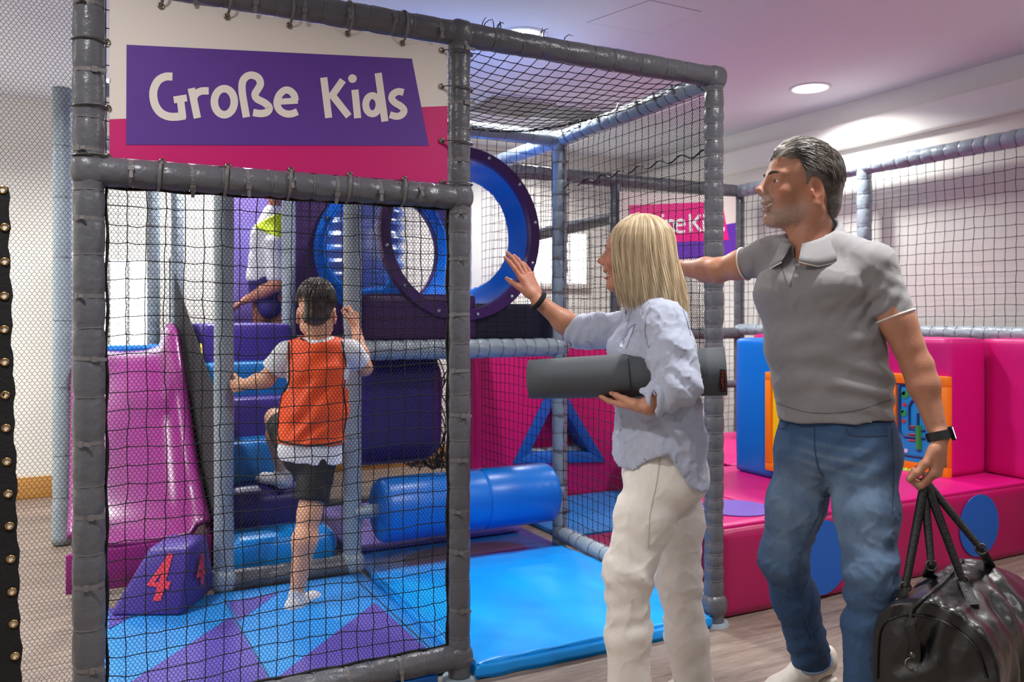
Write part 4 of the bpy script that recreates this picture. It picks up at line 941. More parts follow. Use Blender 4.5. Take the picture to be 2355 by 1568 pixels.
# ------------------------------------------------------------------ heads and hands
class Head:
    """head frame: f forward (nose), l to the person's left, u up; origin at the ear"""
    def __init__(s, O, f, u, sc=1.0):
        s.O = va3(O); s.f = nz(f); u = va3(u); s.u = nz(u-s.f*(u@s.f)); s.l = np.cross(s.u, s.f); s.sc = sc
    def p(s, x, y, z): return s.O+(s.f*x+s.l*y+s.u*z)*s.sc
    def R(s, pitch=0): 
        c, q = math.cos(pitch), math.sin(pitch); return [s.f*c+s.u*q, s.l, s.u*c-s.f*q]
    def build(s, v, male=True, smile=True, neck=None, nr=.058):
        p, R, k = s.p, s.R(), s.sc; E = lambda c, r, kk=.02, op='u', pit=0: v.ell(p(*c), np.array(r)*k, s.R(pit), kk*k, op)
        E((-.008, 0, .058), (.103, .0765, .094)); E((.045, 0, .06), (.068, .064, .066), .03)
        E((.056, 0, -.012), (.055, .051, .074), .03); v.cone(p(.1, 0, .042), p(.117, 0, .0), .010*k, .0135*k, .012*k)
        for y in (-1, 1):
            v.cone(p(.0, y*.047, -.05), p(.085, y*.016, -.081), .019*k, .018*k, .022*k)
            v.cone(p(.0, y*.052, .0), p(.0, y*.047, -.05), .02*k, .019*k, .025*k)
            v.cone(p(.103, y*.016, .05), p(.09, y*.048, .05), .0125*k, .011*k, .016*k)        # brow
            E((.083, y*.040, -.002), (.02, .019, .019), .025)                                     # cheek
            E((.116, y*.034, .029), (.018, .018, .0115), .012, 's')                               # eye socket
            v.chain([p(.103, y*.018, .032), p(.1065, y*.031, .0385), p(.096, y*.049, .032)], [.0035*k, .0045*k, .0035*k], .004*k)        # upper lid
            v.chain([p(.102, y*.02, .0235), p(.104, y*.032, .0205), p(.0965, y*.048, .0245)], [.0035*k, .004*k, .003*k], .005*k)
            v.cone(p(.113, y*.024, -.010), p(.101, y*.036, -.036), .0015*k, .002*k, .009*k, 's')          # lower lid
            E((-.003, y*.080, .004), (.024 if male else .02, .0085, .041 if male else .033), .008, 'u', -.2)                            # ear
            E((.002, y*.0895, .007), (.0135, .0075, .023), .005, 's', -.2); v.cone(p(.012, y*.085, .0), p(.01, y*.086, -.014), .005*k, .004*k, .004*k)
            E((-.002, y*.082, -.034 if male else -.028), (.009, .0055, .011), .006)                                  # ear lobe
            E((.126, y*.0118, -.005), (.0105, .0075, .0072), .006)                                 # nostril wing
        E((.094, 0, -.08), (.024, .024, .019), .02)                                               # chin
        v.cone(p(.108, 0, .047), p(.139, 0, .006), .0062*k, .0085*k, .013*k); E((.140, 0, .0035), (.0115, .0098, .0092), .007)
        E((.112, 0, -.026), (.013, .026, .016), .014)                                             # muzzle
        E((.119, 0, -.032), (.0095, .021, .0055), .005); E((.1155, 0, -.055), (.0095, .019, .0062), .005)
        if smile: v.chain([p(.102, -.03, -.034), p(.124, -.014, -.0425), p(.128, 0, -.0445), p(.124, .014, -.0425), p(.102, .03, -.034)], [.0022*k, .0055*k, .0062*k, .0055*k, .0022*k], .003*k, 's')
        if neck is not None: v.loft(p(-.02, 0, -.02), neck, nr*k, nr*1.06*k, nr*1.12*k, nr*1.15*k, s.l, .035)
    def extras(s, parent, iris=(70, 90, 100), teeth=True, brow=(104, 88, 76), bk_=1.0):
        k = s.sc
        for y in (-1, 1):
            c = Vector(s.p(.0935, y*.033, .0285)); bm = bmesh.new(); bmesh.ops.create_uvsphere(bm, u_segments=20, v_segments=14, radius=.0122*k)
            for q in bm.verts: q.co += c
            o = bmobj('eye', bm, mat('eye_white', (228, 222, 216), .15), parent); ff = Vector(s.f)
            disc('iris', c+ff*.0117*k, ff, .0055*k, mat('iris_%d' % iris[0], iris, .2), o, 16, .0009)
            sweep('eyebrow', [Vector(s.p(*q)) for q in spline(((.1165, y*.010, .0505), (.1155, y*.024, .0545), (.1085, y*.040, .056), (.0965, y*.053, .0505)), 4)], [(.0026+.0024*math.sin(math.pi*j/12)-.0008*j/12)*k*bk_ for j in range(13)], mat('brow_hair_%d' % iris[0], brow, .85, bump=1, bscale=500), parent, n=8)
        if teeth: 
            bm = bmesh.new(); bmesh.ops.create_uvsphere(bm, u_segments=20, v_segments=10, radius=1)
            for q in bm.verts: q.co = Vector(s.p(.1055+.0105*q.co.x, .023*q.co.y, -.0405+.0052*q.co.z+.005*q.co.y**2))
            bmobj('teeth', bm, mat('teeth_white', (232, 226, 214), .25), parent)
    def tint(s, p, c, lips=(150, 84, 74), stubble=None, rosy=(190, 96, 76)):
        k = s.sc
        for y in (-1, 1): c = blend(c, rosy, .35*gauss(p, s.p(.1, y*.045, -.005), .03*k)); c = blend(c, rosy, .4*gauss(p, s.p(0, y*.085, .0), .03*k))
        c = blend(c, rosy, .45*gauss(p, s.p(.145, 0, .0), .018*k))
        for z in (-.032, -.055):
            for y in (-.012, 0, .012): c = blend(c, lips, .75*gauss(p, s.p(.124, y, z), .0085*k))
        if stubble:
            for q in ((.1, 0, -.08), (.09, .03, -.07), (.09, -.03, -.07), (.06, .045, -.07), (.06, -.045, -.07), (.125, 0, -.02), (.118, .02, -.026), (.118, -.02, -.026), (.03, .05, -.065), (.03, -.05, -.065)): c = blend(c, stubble, .6*gauss(p, s.p(*q), .028*k)*(.75+.5*sn(p, 420, 3)))
        return c
def hand(v, W, d, pn, thumb, sc=1.0, curl=(.25, .3, .35), spread=.10, th_out=.7, th_curl=.25, k=.006, per=None):
    """W wrist, d finger direction, pn palm normal, thumb +1/-1 side along cross(d,pn)"""
    W = va3(W); d = nz(d); pn = va3(pn); pn = nz(pn-d*(pn@d)); sd = np.cross(d, pn)*thumb; S = sc
    v.loft(W-d*.02*S, W+d*.02*S, .027*S, .019*S, .031*S, .017*S, sd, .012)
    v.loft(W+d*.018*S, W+d*.083*S, .030*S, .0165*S, .038*S, .0135*S, sd, .012, ex=2.6)
    v.ell(W+d*.035*S+sd*.022*S+pn*.008*S, np.array((.026, .017, .015))*S, [d, sd, pn], .012)
    v.ell(W+d*.04*S-sd*.02*S+pn*.007*S, np.array((.03, .014, .012))*S, [d, sd, pn], .012)
    base = [(.028, .083, .047, 1.0), (.0095, .088, .052, 1.05), (-.0095, .084, .048, 1.0), (-.027, .075, .038, .88)]
    for i, (x, y, l0, rr) in enumerate(base):
        cu = curl if per is None else per[i]; a = 0.0; p = W+d*(y-.006)*S+sd*x*S; pts = [p]; rs = [.0092*rr*S]; fan = spread*(1.4-i)*.8
        for j, ln in enumerate((l0, l0*.62, l0*.5)):
            a += cu[j]; dr = nz(d*math.cos(a)+pn*math.sin(a)+sd*fan*math.cos(a)); p = p+dr*ln*S; pts.append(p); rs.append((.0086, .0077, .0064)[j]*rr*S)
        v.chain(pts, rs, k*.7)
    p = W+d*.022*S+sd*.024*S+pn*.006*S; dr = nz(d*.75+sd*th_out+pn*.25); pts = [p]; rs = [.0135*S]
    for j, (ln, r) in enumerate(((.04, .0108), (.032, .0095), (.026, .0072))):
        p = p+dr*ln*S; pts.append(p); rs.append(r*S); dr = nz(dr+d*.25+pn*th_curl-sd*.25*j)
    v.chain(pts, rs, k)
def strands(pts_list, r, n=3):                              # hair locks as thin tapered tubes -> verts, quads
    V, F = [], []; b = 0
    for pts, rr in pts_list:
        P_ = np.array(pts, float); N = len(P_); T = np.gradient(P_, axis=0); T /= np.linalg.norm(T, axis=1, keepdims=True)+1e-9
        ref = np.array([math.sin(b*.37), math.cos(b*.61), math.sin(b*.23+1)]); s_ = np.cross(T, ref); s_ /= np.linalg.norm(s_, axis=1, keepdims=True)+1e-9; u_ = np.cross(s_, T)
        tp = np.linspace(0, 1, N); rad = rr*r*(.55+.45*np.sin(np.pi*np.clip(tp*.8+.15, 0, 1)))*np.where(tp > .85, (1-tp)/.15+.08, 1)
        ring_ = np.stack([P_+(s_*math.cos(2*math.pi*k/n)+u_*math.sin(2*math.pi*k/n))*rad[:, None] for k in range(n)], 1); V.append(ring_.reshape(-1, 3))
        i = np.arange(N-1)[:, None]*n; kk = np.arange(n)[None]; F.append(np.stack([b+i+kk, b+i+(kk+1) % n, b+i+n+(kk+1) % n, b+i+n+kk], -1).reshape(-1, 4)); b += N*n
    return np.concatenate(V), np.concatenate(F)

def crease(p, s, seed=0): return np.clip(1-np.abs(sn(p, s, seed))*3.2, 0, 1)**2-.25     # sharp little ridges of crumpled cloth
# ================================================================== PEOPLE
Pv = lambda px, py, d: va3(P(px, py, d))
FWn, RTn, UPn = va3(FW), va3(RT), va3(UP)
def bounds(pts, pad_): A = np.array([va3(p) for p in pts]); return A.min(0)-pad_, A.max(0)+pad_
def vol(pts, pad_, h): lo, hi = bounds(pts, pad_); return Vol(lo, hi, h)

# ------------------------------------------------------------------ the man
def build_man():
    root = thing('person', Vector((P(1935, 1000, 2.5).x, P(1935, 1000, 2.5).y, 0)), 'man in grey polo shirt and blue jeans carrying a black bag, reaching an arm left', 'person')
    ft = nz(-RTn*.57-FWn*.82); lt = np.cross(UPn, ft)
    HO = Pv(1848, 449, 2.52); hf = nz(-RTn*.99-FWn*.09+UPn*.07)
    H = Head(HO, hf, UPn+RTn*.04, 1.0)
    neckb = Pv(1868, 560, 2.53)
    sL, eL, wL = Pv(2008, 612, 2.42), Pv(2110, 842, 2.36), Pv(2161, 1005, 2.31)
    sR, eR, wR = Pv(1772, 592, 2.62), Pv(1650, 622, 2.74), Pv(1562, 616, 2.9)
    M_SK = skin_mat('skin_man', (190, 132, 102), .48)
    v = vol([H.p(.17, 0, .17), H.p(-.13, .1, -.1), H.p(-.1, -.1, 0), neckb-UPn*.1+ft*.05], .05, .0034); H.build(v, True, True, neckb, .055)
    v.cone(H.p(.045, .0, -.085), neckb+ft*.05-UPn*.01, .018, .026, .03); v.cone(neckb+ft*.03, neckb+ft*.06-UPn*.07, .045, .035, .03)                                     # throat
    v.cone(H.p(-.02, .06, -.05), neckb+ft*.05-lt*.01, .014, .013, .03)                           # neck cord
    parts = [v.mesh()]
    v = vol([sL, eL, wL, wL-UPn*.17, wL-RTn*.05], .085, .0038)
    v.chain([sL, sL*.45+eL*.55, eL], [.05, .044, .038], .03); v.cone(sL*.55+eL*.45+ft*.01, sL*.2+eL*.8+ft*.006, .036, .033, .03)
    v.loft(eL, eL*.72+wL*.28, .037, .036, .039, .034, RTn, .03); v.loft(eL*.72+wL*.28, wL, .039, .034, .025, .021, RTn, .03)
    v.ell(eL+RTn*.013+FWn*.01, (.026, .026, .03), None, .02)
    hd, hp_n = nz(-UPn*.97-RTn*.12), nz(FWn*.62-RTn*.78)
    hand(v, wL-UPn*.012, hd, hp_n, -1, 1.08, spread=.02, per=((.55, 1.5, 1.3), (.6, 1.5, 1.3), (.65, 1.5, 1.3), (.7, 1.5, 1.2)), th_out=.28, th_curl=.35)
    for i, q in enumerate((-.022, -.006, .011)): v.cone(wL-UPn*.03+RTn*q*.6-FWn*.012, wL-UPn*.078+RTn*q*1.1-FWn*.010, .0032, .0040, .012)   # tendons
    parts.append(v.mesh())
    hw = nz(wR-eR)
    v = vol([sR, eR, wR, wR+hw*.2], .08, .0042)
    v.chain([sR, sR*.45+eR*.55, eR], [.05, .043, .036], .03); v.loft(eR, eR*.7+wR*.3, .036, .035, .037, .033, UPn, .03); v.loft(eR*.7+wR*.3, wR, .037, .033, .024, .02, UPn, .03)
    hand(v, wR, hw, nz(-UPn*.8-FWn*.5), 1, 1.05, (.15, .25, .25)); parts.append(v.mesh())
    v = vol([neckb-UPn*.04, Pv(1920, 1000, 2.5)], .2, .012); v.loft(neckb-UPn*.08, Pv(1900, 900, 2.5), .12, .08, .12, .085, lt, .03); v.loft(Pv(1900, 900, 2.5), Pv(1925, 1010, 2.51), .12, .085, .12, .085, lt, .03); parts.append(v.mesh())
    def colr(p):
        c = col((184, 130, 104), len(p[0])); c = H.tint(p, c, stubble=(176, 158, 146)); c = blend(c, (168, 92, 70), .5*gauss(p, neckb+UPn*.03, .09)); c = blend(c, (158, 96, 68), .35*gauss(p, eL, .18)); c = blend(c, (170, 96, 76), .35*gauss(p, wL-UPn*.09, .05)); return c
    flesh('body', parts, M_SK, root, colr); H.extras(root, (66, 78, 88))
    V0 = parts[0][0]; rs = np.random.RandomState(12); bs_ = []                     # grey stubble
    wgt = sum(gauss([V0[:, 0], V0[:, 1], V0[:, 2]], H.p(*q), r_) for q, r_ in (((.1, 0, -.085), .03), ((.075, .035, -.075), .028), ((.075, -.035, -.075), .028), ((.045, .045, -.068), .025), ((.045, -.045, -.068), .025), ((.125, .01, -.02), .014), ((.125, -.01, -.02), .014), ((.112, .024, -.03), .012), ((.112, -.024, -.03), .012), ((.02, .052, -.05), .022), ((.02, -.052, -.05), .022)))
    wgt = np.where(V0[:, 2] > H.O[2]-.012, 0, wgt); pick = rs.choice(len(V0), 2400, p=np.clip(wgt, 0, 1)/np.clip(wgt, 0, 1).sum())
    for i in pick:
        n_ = nz(V0[i]-H.p(.045, 0, -.045)); d0 = nz(n_*.5-UPn*.8+H.f*.15+rs.normal(0, .25, 3)); q0 = V0[i]+rs.normal(0, .0014, 3); bs_.append(([q0-n_*.0006, q0+d0*.0014+n_*.0007, q0+d0*.0028+n_*.0008], 1))
    flesh('stubble', [strands(bs_, .00036)], mat('stubble_grey', (206, 196, 186), .6), root)
    # hair: short, brushed back, grey over the brow and darker behind
    hv = vol([H.p(.14, 0, .19), H.p(-.14, .1, -.09), H.p(-.1, -.1, 0)], .02, .004)
    hv.ell(H.p(-.012, 0, .063), (.111, .083, .097), H.R(), .02); hv.ell(H.p(.05, 0, .118), (.05, .05, .026), H.R(.25), .03); hv.ell(H.p(-.07, 0, -.02), (.042, .06, .06), H.R(), .03)
    hv.ell(H.p(.12, 0, .04), (.075, .12, .078), H.R(-.35), .012, 's')                                # forehead
    hv.ell(H.p(.075, .085, .02), (.046, .04, .058), H.R(), .012, 's'); hv.ell(H.p(.075, -.085, .02), (.046, .04, .058), H.R(), .012, 's')
    hv.ell(H.p(.01, .0, -.07), (.062, .12, .082), H.R(-.1), .012, 's'); hv.cut(H.p(0, 0, -.085), -H.u, .3)
    hv.disp(lambda p: .001*np.sin(((p[2]-H.O[2])*2.2+(p[0]-H.O[0])*.6)*260+3*sn(p, 30, 1)))
    st = []; rs = np.random.RandomState(3)
    for i in range(1700):
        a = rs.uniform(-1.45, 1.45); x0 = rs.uniform(-.09, .105); q = []
        top = np.array([x0, 0, 0]); ln = rs.uniform(.035, .07) if x0 > -.02 else rs.uniform(.03, .05)
        for t in np.linspace(0, 1, 7):
            x = x0-t*ln*(.9 if x0 > -.05 else .4); xx = (x+.012)/.114
            if abs(xx) > .985: xx = np.sign(xx)*.985
            rz = math.sqrt(1-xx*xx); lift = .004+.004*math.sin(t*3)+(.018*max(0, (x0-.0)/.1)*(1-.3*t)*(1.1+.4*math.sin(i*1.7)) if abs(a) < .85 else 0)
            aa = a*(1+.25*t*(1 if abs(a) > .5 else .2)); y = math.sin(aa)*(.084*rz+lift); z = .062+math.cos(aa)*(.098*rz+lift)-(.022*t if x < -.05 else 0); q.append(H.p(x, y, z))
        if abs(a) > 1.0 and x0 > .05: continue
        st.append((q, rs.uniform(.7, 1.3)))
    S_ = strands(st, .0008)
    def hc(p):
        dx = (p[0]-H.O[0])*H.f[0]+(p[1]-H.O[1])*H.f[1]+(p[2]-H.O[2])*H.f[2]; dz = p[2]-H.O[2]
        c = col((70, 62, 56), len(p[0])); c = blend(c, (196, 190, 184), .75*np.clip((dx-.035)/.06, 0, 1)+.22*sn(p, 60, 4)); c = blend(c, (150, 142, 136), .5*gauss(p, H.p(.02, .08, -.0), .05)); c = blend(c, (130, 122, 116), .5*np.clip(sn(p, 190, 9), 0, 1)); return blend(c, (44, 38, 34), .35*np.clip(sn(p, 120, 6), 0, 1))
    flesh('hair', [hv.mesh(), S_], mat('hair_grey', (80, 70, 62), .42, attr=True), root, hc)
    # polo shirt
    ch, mid, wst, hem = Pv(1872, 665, 2.53), Pv(1893, 790, 2.52), Pv(1912, 890, 2.51), Pv(1922, 962, 2.50)
    v = vol([sL, sR, eR*.5+sR*.5, hem, neckb, sL*.5+eL*.5], .17, .0058)
    v.loft(neckb-UPn*.03, ch, .10, .075, .172, .118, lt, .05); v.loft(ch, mid, .172, .118, .166, .115, lt, .05); v.loft(mid, wst, .166, .115, .162, .112, lt, .05); v.loft(wst, hem-UPn*.02, .162, .112, .168, .116, lt, .05)
    v.cone(neckb+lt*.05-UPn*.02, sL+UPn*.005, .06, .062, .05); v.cone(neckb-lt*.05-UPn*.02, sR+UPn*.005, .06, .058, .05)
    v.ell(ch+ft*.06+lt*.07+UPn*.01, (.085, .07, .06), [lt, ft, UPn], .04); v.ell(ch+ft*.06-lt*.07+UPn*.01, (.085, .07, .06), [lt, ft, UPn], .04)
    qL = sL+(eL-sL)*.52; w_ = v.clone(); w_.cone(sL-UPn*.005, sL+(eL-sL)*.7, .066, .05, .03); w_.cut(qL, nz(eL-sL), .2); v.join(w_, .02)
    qR = sR+(eR-sR)*.50; w_ = v.clone(); w_.cone(sR, sR+(eR-sR)*.62, .062, .05, .035); w_.cut(qR, eR-sR, .2); v.join(w_, .025)
    v.cut(hem, nz(-UPn+.06*RTn), .4)
    v.loft(neckb-UPn*.035, neckb+UPn*.12, .072, .07, .078, .078, lt, .006, 's'); v.cone(neckb+ft*.03+UPn*.02, neckb+ft*.1-UPn*.05, .05, .022, .01, 's')
    fs = [fold(Pv(1985, 700, 2.42), .09, RTn*.8-UPn*.6, 26, .006, 1), fold(Pv(1960, 760, 2.42), .11, RTn*.35-UPn*.95, 17, .0045, 2), fold(Pv(1990, 880, 2.42), .12, UPn+RTn*.25, 15, .009, 3), fold(Pv(1880, 915, 2.4), .14, UPn+RTn*.12, 12, .009, 4), fold(Pv(1800, 700, 2.5), .1, RTn+UPn*.8, 16, .005, 5), fold(Pv(1760, 600, 2.58), .08, RTn+UPn*.3, 20, .005, 6), fold(Pv(2045, 650, 2.38), .07, UPn+RTn*.4, 20, .003, 7), fold(Pv(1850, 830, 2.42), .16, UPn*.8-RTn*.6, 11, .004, 8)]
    v.disp(lambda p: sum(f(p) for f in fs)+.003*sn(p, 13, 5)+.0016*sn(p, 34, 6)+.0022*crease(p, 60, 3))
    M_POLO = weave(mat('grey_knit', (142, 140, 142), .85, var=.05, vscale=300, sheen=.3), 1400, .5)
    shirt = flesh('polo_shirt', [v.mesh()], M_POLO, root)
    M_TRIM = mat('white_trim', (225, 222, 218), .8)
    def around(c, ax, side, w, d_, n=28): 
        ax = nz(ax); sd = nz(va3(side)-ax*(va3(side)@ax)); dp = np.cross(ax, sd); return [Vector(va3(c)+sd*(w*math.cos(t))+dp*(d_*math.sin(t))) for t in np.linspace(0, 2*math.pi, n, endpoint=False)]
    sweep('sleeve_trim', around(qL-nz(eL-sL)*.004, nz(eL-sL), RTn, .0545, .0545), .003, M_TRIM, shirt, n=6, closed=True)
    sweep('sleeve_trim', around(qR-nz(eR-sR)*.004, eR-sR, UPn, .0525, .0525), .003, M_TRIM, shirt, n=6, closed=True)
    # collar: folded band around the neck, open at the front
    nc = neckb+UPn*.034; v_, f_ = [], []; N = 40; edge = []
    nf = nz(ft*.9-RTn*.25)
    nl = np.cross(UPn, nf)
    for i in range(N+1):
        a = -math.pi*.93+2*math.pi*.93*i/N; cs, sn_ = math.cos(a), math.sin(a); back = .5+.5*cs; e = abs(a)/(math.pi*.93)
        dirr = -nf*cs+nl*sn_; zin = .030*back-(1-back)*.062; drop = .048+.012*math.sin(min(1, e)*math.pi*.8)-.02*max(0, e-.85)/.15; out = .034+.014*e
        r_in = .070; pts_ = [(r_in, zin-.02), (r_in+.002, zin+.012), (r_in+.008, zin+.017), (r_in+.014, zin+.010), (r_in+out*.8, zin-drop*.6), (r_in+out+.004, zin-drop)]
        for (r, z) in pts_: v_.append(nc+dirr*r+UPn*z+nf*(.022*(1-back)**2))
        edge.append(Vector(v_[-1]))
    K_n = 6
    for i in range(N):
        for k in range(K_n-1): f_.append((i*K_n+k, i*K_n+k+1, (i+1)*K_n+k+1, (i+1)*K_n+k))
    co = pymesh('collar', v_, f_, M_POLO, shirt, True, None); md = co.modifiers.new('t', 'SOLIDIFY'); md.thickness = .004
    sweep('collar_trim', edge, .0022, M_TRIM, shirt, n=5)
    # placket and buttons on the chest
    pl = [Pv(1838, 578, 2.44), Pv(1836, 600, 2.425), Pv(1833, 650, 2.405), Pv(1822, 660, 2.405)]
    # jeans
    hR, kR, aR = Pv(1862, 1030, 2.58), Pv(1800, 1285, 2.6), Pv(1866, 1512, 2.76); hL, kL, aL = Pv(1985, 1035, 2.47), Pv(2003, 1320, 2.37), Pv(1990, 1655, 2.4)
    pel = Pv(1922, 1000, 2.51)
    v = vol([hR, kR, aR, hL, kL, aL, pel+UPn*.05, pel+RTn*.1, kR-RTn*.05], .16, .0062)
    v.loft(pel+UPn*.03, pel-UPn*.05, .165, .114, .176, .125, lt, .04); v.ell(pel-ft*.06-UPn*.05, (.15, .09, .1), [lt, ft, UPn], .05)
    for h_, k_, a_, s in ((hR, kR, aR, 1), (hL, kL, aL, -1)):
        m_ = h_*.5+k_*.5; v.loft(h_, m_, .092, .1, .084, .09, lt, .05); v.loft(m_, k_, .084, .09, .068, .072, lt, .04); cf = k_*.62+a_*.38
        v.loft(k_, cf-ft*.01, .068, .07, .067, .071, lt, .04); v.loft(cf-ft*.01, a_, .067, .071, .062, .063, lt, .04)
    v.cut(pel+UPn*.055, UPn, .3); v.cut(aR+nz(aR-kR)*.012, nz(aR-kR)*.9-UPn*.3, .14)
    fs = [fold(kR-FWn*.05, .11, UPn+RTn*.3, 15, .006, 1), fold(aR-FWn*.04+UPn*.05, .11, UPn-RTn*.4, 17, .008, 2), fold(hR*.9+kR*.1-FWn*.08+RTn*.06, .1, UPn*.6+RTn*.8, 16, .007, 3), fold(hL-FWn*.09-RTn*.05, .1, UPn*.8-RTn*.6, 16, .007, 4), fold(kL-FWn*.05, .13, UPn+RTn*.15, 13, .007, 5), fold(kL*.8+aL*.2, .12, UPn-RTn*.4, 13, .008, 9), fold(Pv(1920, 1080, 2.4), .06, RTn+UPn*.3, 22, .005, 6)]
    v.disp(lambda p: sum(f(p) for f in fs)+.002*sn(p, 16, 5)+.0012*sn(p, 40, 6)+.0035*crease(p, 68, 2)*(.35+gauss(p, kR, .2)+gauss(p, kL, .25)+gauss(p, aR, .2)))
    fr, fl_ = hR*.55+kR*.45-FWn*.09, hL*.5+kL*.5-FWn*.09
    def jc(p):
        c = col((44, 78, 120), len(p[0])); w = 1.1*gauss(p, fr, .15)+.7*gauss(p, fl_, .17)+.3*gauss(p, kL-FWn*.08, .1)+.3*gauss(p, kR-FWn*.08-RTn*.02, .1)+.22*gauss(p, kL*.5+aL*.5-FWn*.08, .12)
        c = blend(c, (128, 152, 178), .8*np.clip(w, 0, 1)*(.85+.25*sn(p, 60, 2))); c = blend(c, (48, 84, 124), .35*gauss(p, aR-FWn*.03, .2)+.35*gauss(p, aL, .25))
        for q in (Pv(1870, 1060, 2.42), Pv(1960, 1070, 2.36)): c = blend(c, (150, 166, 180), .35*gauss(p, q, .06)*np.clip(np.sin((p[2]*1+.25*p[0])*190+2*sn(p, 20, 1)), 0, 1))
        return c
    M_JEAN = weave(mat('denim', (60, 82, 112), .8, attr=True, var=.12, vscale=220, stretch=(1, 1, .25)), 1500, .6)
    jn = flesh('jeans', [v.mesh()], M_JEAN, root, jc)
    M_STCH = mat('denim_stitch', (60, 78, 104), .8); M_CUFF = mat('denim_inside', (130, 150, 178), .85)
    sur = lambda px, py, d: Vector(Pv(px, py, d))
    # pocket edge, fly and side seam as raised stitching placed on the cloth by ray casting from outside
    dg = bpy.context.evaluated_depsgraph_get()
    def onto(o, px, py, lift=.001):
        r_ = (P(px, py, 1)-CAM).normalized(); ok, loc, nr, _ = o.ray_cast(CAM, r_)
        return (loc+nr*lift) if ok else None
    def stitch(o, pts, r, m, nm, k=6, lift=.001):
        q = [onto(o, *p, lift) for p in spline(pts, k)]; q = [x for x in q if x is not None]
        if len(q) > 2: sweep(nm, q, r, m, o, n=5)
    bpy.context.view_layer.update()
    stitch(jn, [(1945, 985), (1952, 998), (1985, 1003), (2040, 1000)], .0022, M_STCH, 'pocket_seam'); stitch(jn, [(1782, 973), (1800, 984), (1812, 975)], .002, M_STCH, 'pocket_seam')
    stitch(jn, [(1872, 980), (1874, 1030), (1882, 1075), (1896, 1098)], .002, M_STCH, 'fly_seam'); stitch(jn, [(1902, 1120), (1880, 1190), (1850, 1250), (1832, 1320), (1850, 1410), (1872, 1480)], .0018, M_STCH, 'inseam')
    stitch(jn, [(2052, 985), (2056, 1080), (2052, 1180)], .0018, M_STCH, 'side_seam')
    for px, py in ((1836, 610), (1831, 634)):
        c = onto(shirt, px, py, .0005)
        if c is not None: lathe('button', [(0, .0065), (.003, .006), (.003, .001)], c, -FW, mat('pearl_button', (215, 210, 205), .25), shirt, 16)
    stitch(shirt, [(1834, 604), (1822, 640), (1817, 660)], .0016, mat('placket_seam', (110, 108, 110), .85), 'placket_edge'); stitch(shirt, [(1793, 575), (1800, 620), (1815, 659)], .0014, mat('placket_seam', (110, 108, 110), .85), 'placket_edge')
    stitch(shirt, [(1785, 925), (1860, 948), (1960, 945), (2050, 918)], .0014, mat('placket_seam', (110, 108, 110), .85), 'hem_seam')
    # turned-up trouser hem and white trainers
    sweep('turn_up', around(aR+nz(aR-kR)*.009, nz(nz(aR-kR)*.9-UPn*.3), RTn, .062, .063), .0045, M_CUFF, jn, n=8, closed=True)
    M_SHOE = mat('white_leather', (224, 216, 204), .5, bump=.15, bscale=50); M_SOLE = mat('rubber_sole', (236, 230, 220), .6)
    def shoe(an, toe, up=UPn, sc=1):
        an, toe = va3(an), va3(toe); d_ = nz(toe-an); sd = np.cross(nz(up), d_); u_ = np.cross(d_, sd); L = .27*sc; o_ = an-d_*.06
        v = vol([o_, o_+d_*L, o_+u_*.1], .06, .0042)
        v.loft(o_+u_*.045, o_+d_*.09+u_*.04, .036, .042, .042, .04, sd, .03); v.loft(o_+d_*.09+u_*.04, o_+d_*.19+u_*.022, .042, .04, .045, .024, sd, .03); v.ell(o_+d_*.205+u_*.02, (.055, .043, .024), [d_, sd, u_], .03)
        v.loft(o_+u_*.06, o_+u_*.085+d_*.03, .036, .04, .036, .04, sd, .02); v.cut(o_+u_*.0, -u_, .4); v.cone(o_+u_*.12+d_*.02, o_+u_*.08+d_*.02, .03, .028, .01, 's')
        a = flesh('shoe', [v.mesh()], M_SHOE, root)
        v = vol([o_, o_+d_*L], .07, .0042); v.loft(o_-u_*.008, o_+d_*.1-u_*.008, .04, .014, .042, .014, sd, .02); v.loft(o_+d_*.1-u_*.008, o_+d_*.215-u_*.008, .042, .014, .046, .014, sd, .02); v.cut(o_-u_*.02, -u_, .4); v.cut(o_+u_*.006, u_, .4)
        flesh('sole', [v.mesh()], M_SOLE, a)
        for k in range(5):
            c = o_+d_*(.088+.02*k)+u_*(.083-.0085*k-.0007*k*k); sweep('lace', [Vector(c+sd*x+u_*(-abs(x)*.35)) for x in np.linspace(-.026, .026, 7)], .0032, mat('lace_white', (214, 206, 194), .8), a, n=6)
    shoe(aR+nz(aR-kR)*.045-UPn*.042, aR+nz(aR-kR)*.045-UPn*.042+nz(-RTn*.9-UPn*.16-FWn*.3)*.2, UPn-RTn*.15)
    shoe(Vector((aL[0], aL[1], .045)), Vector((aL[0], aL[1], .045))+Vector(nz(-RTn*.6-FWn*.8))*.2)
    # wrist watch
    wt = empty('watch_holder')
    C.objects.unlink(wt); bpy.data.objects.remove(wt)
    wc = wL-nz(wL-eL)*.0+UPn*.004; axw = nz(wL-eL)
    bnd = []
    s0_, u0_ = nz(RTn-axw*(RTn@axw)), None
    u0_ = np.cross(axw, s0_); n = 32; v_, f_ = [], []
    for i in range(n):
        a = 2*math.pi*i/n; r1, r2 = .0305+.002*abs(math.cos(a)), .0268
        for (z, g) in ((-.012, 0), (-.012, .0035), (.012, .0035), (.012, 0)): v_.append(wc+axw*z+s0_*((r1+g)*math.cos(a))+u0_*((r2+g)*math.sin(a)))
    for i in range(n):
        for k in range(4): f_.append((i*4+k, i*4+(k+1) % 4, ((i+1) % n)*4+(k+1) % 4, ((i+1) % n)*4+k))
    wb = pymesh('watch_strap', v_, f_, mat('black_rubber', (22, 22, 26), .5), root)
    wn = nz(s0_*.85-FWn*.45); wn = nz(wn-axw*(wn@axw)); c = wc+wn*.031; sdw = np.cross(axw, wn)
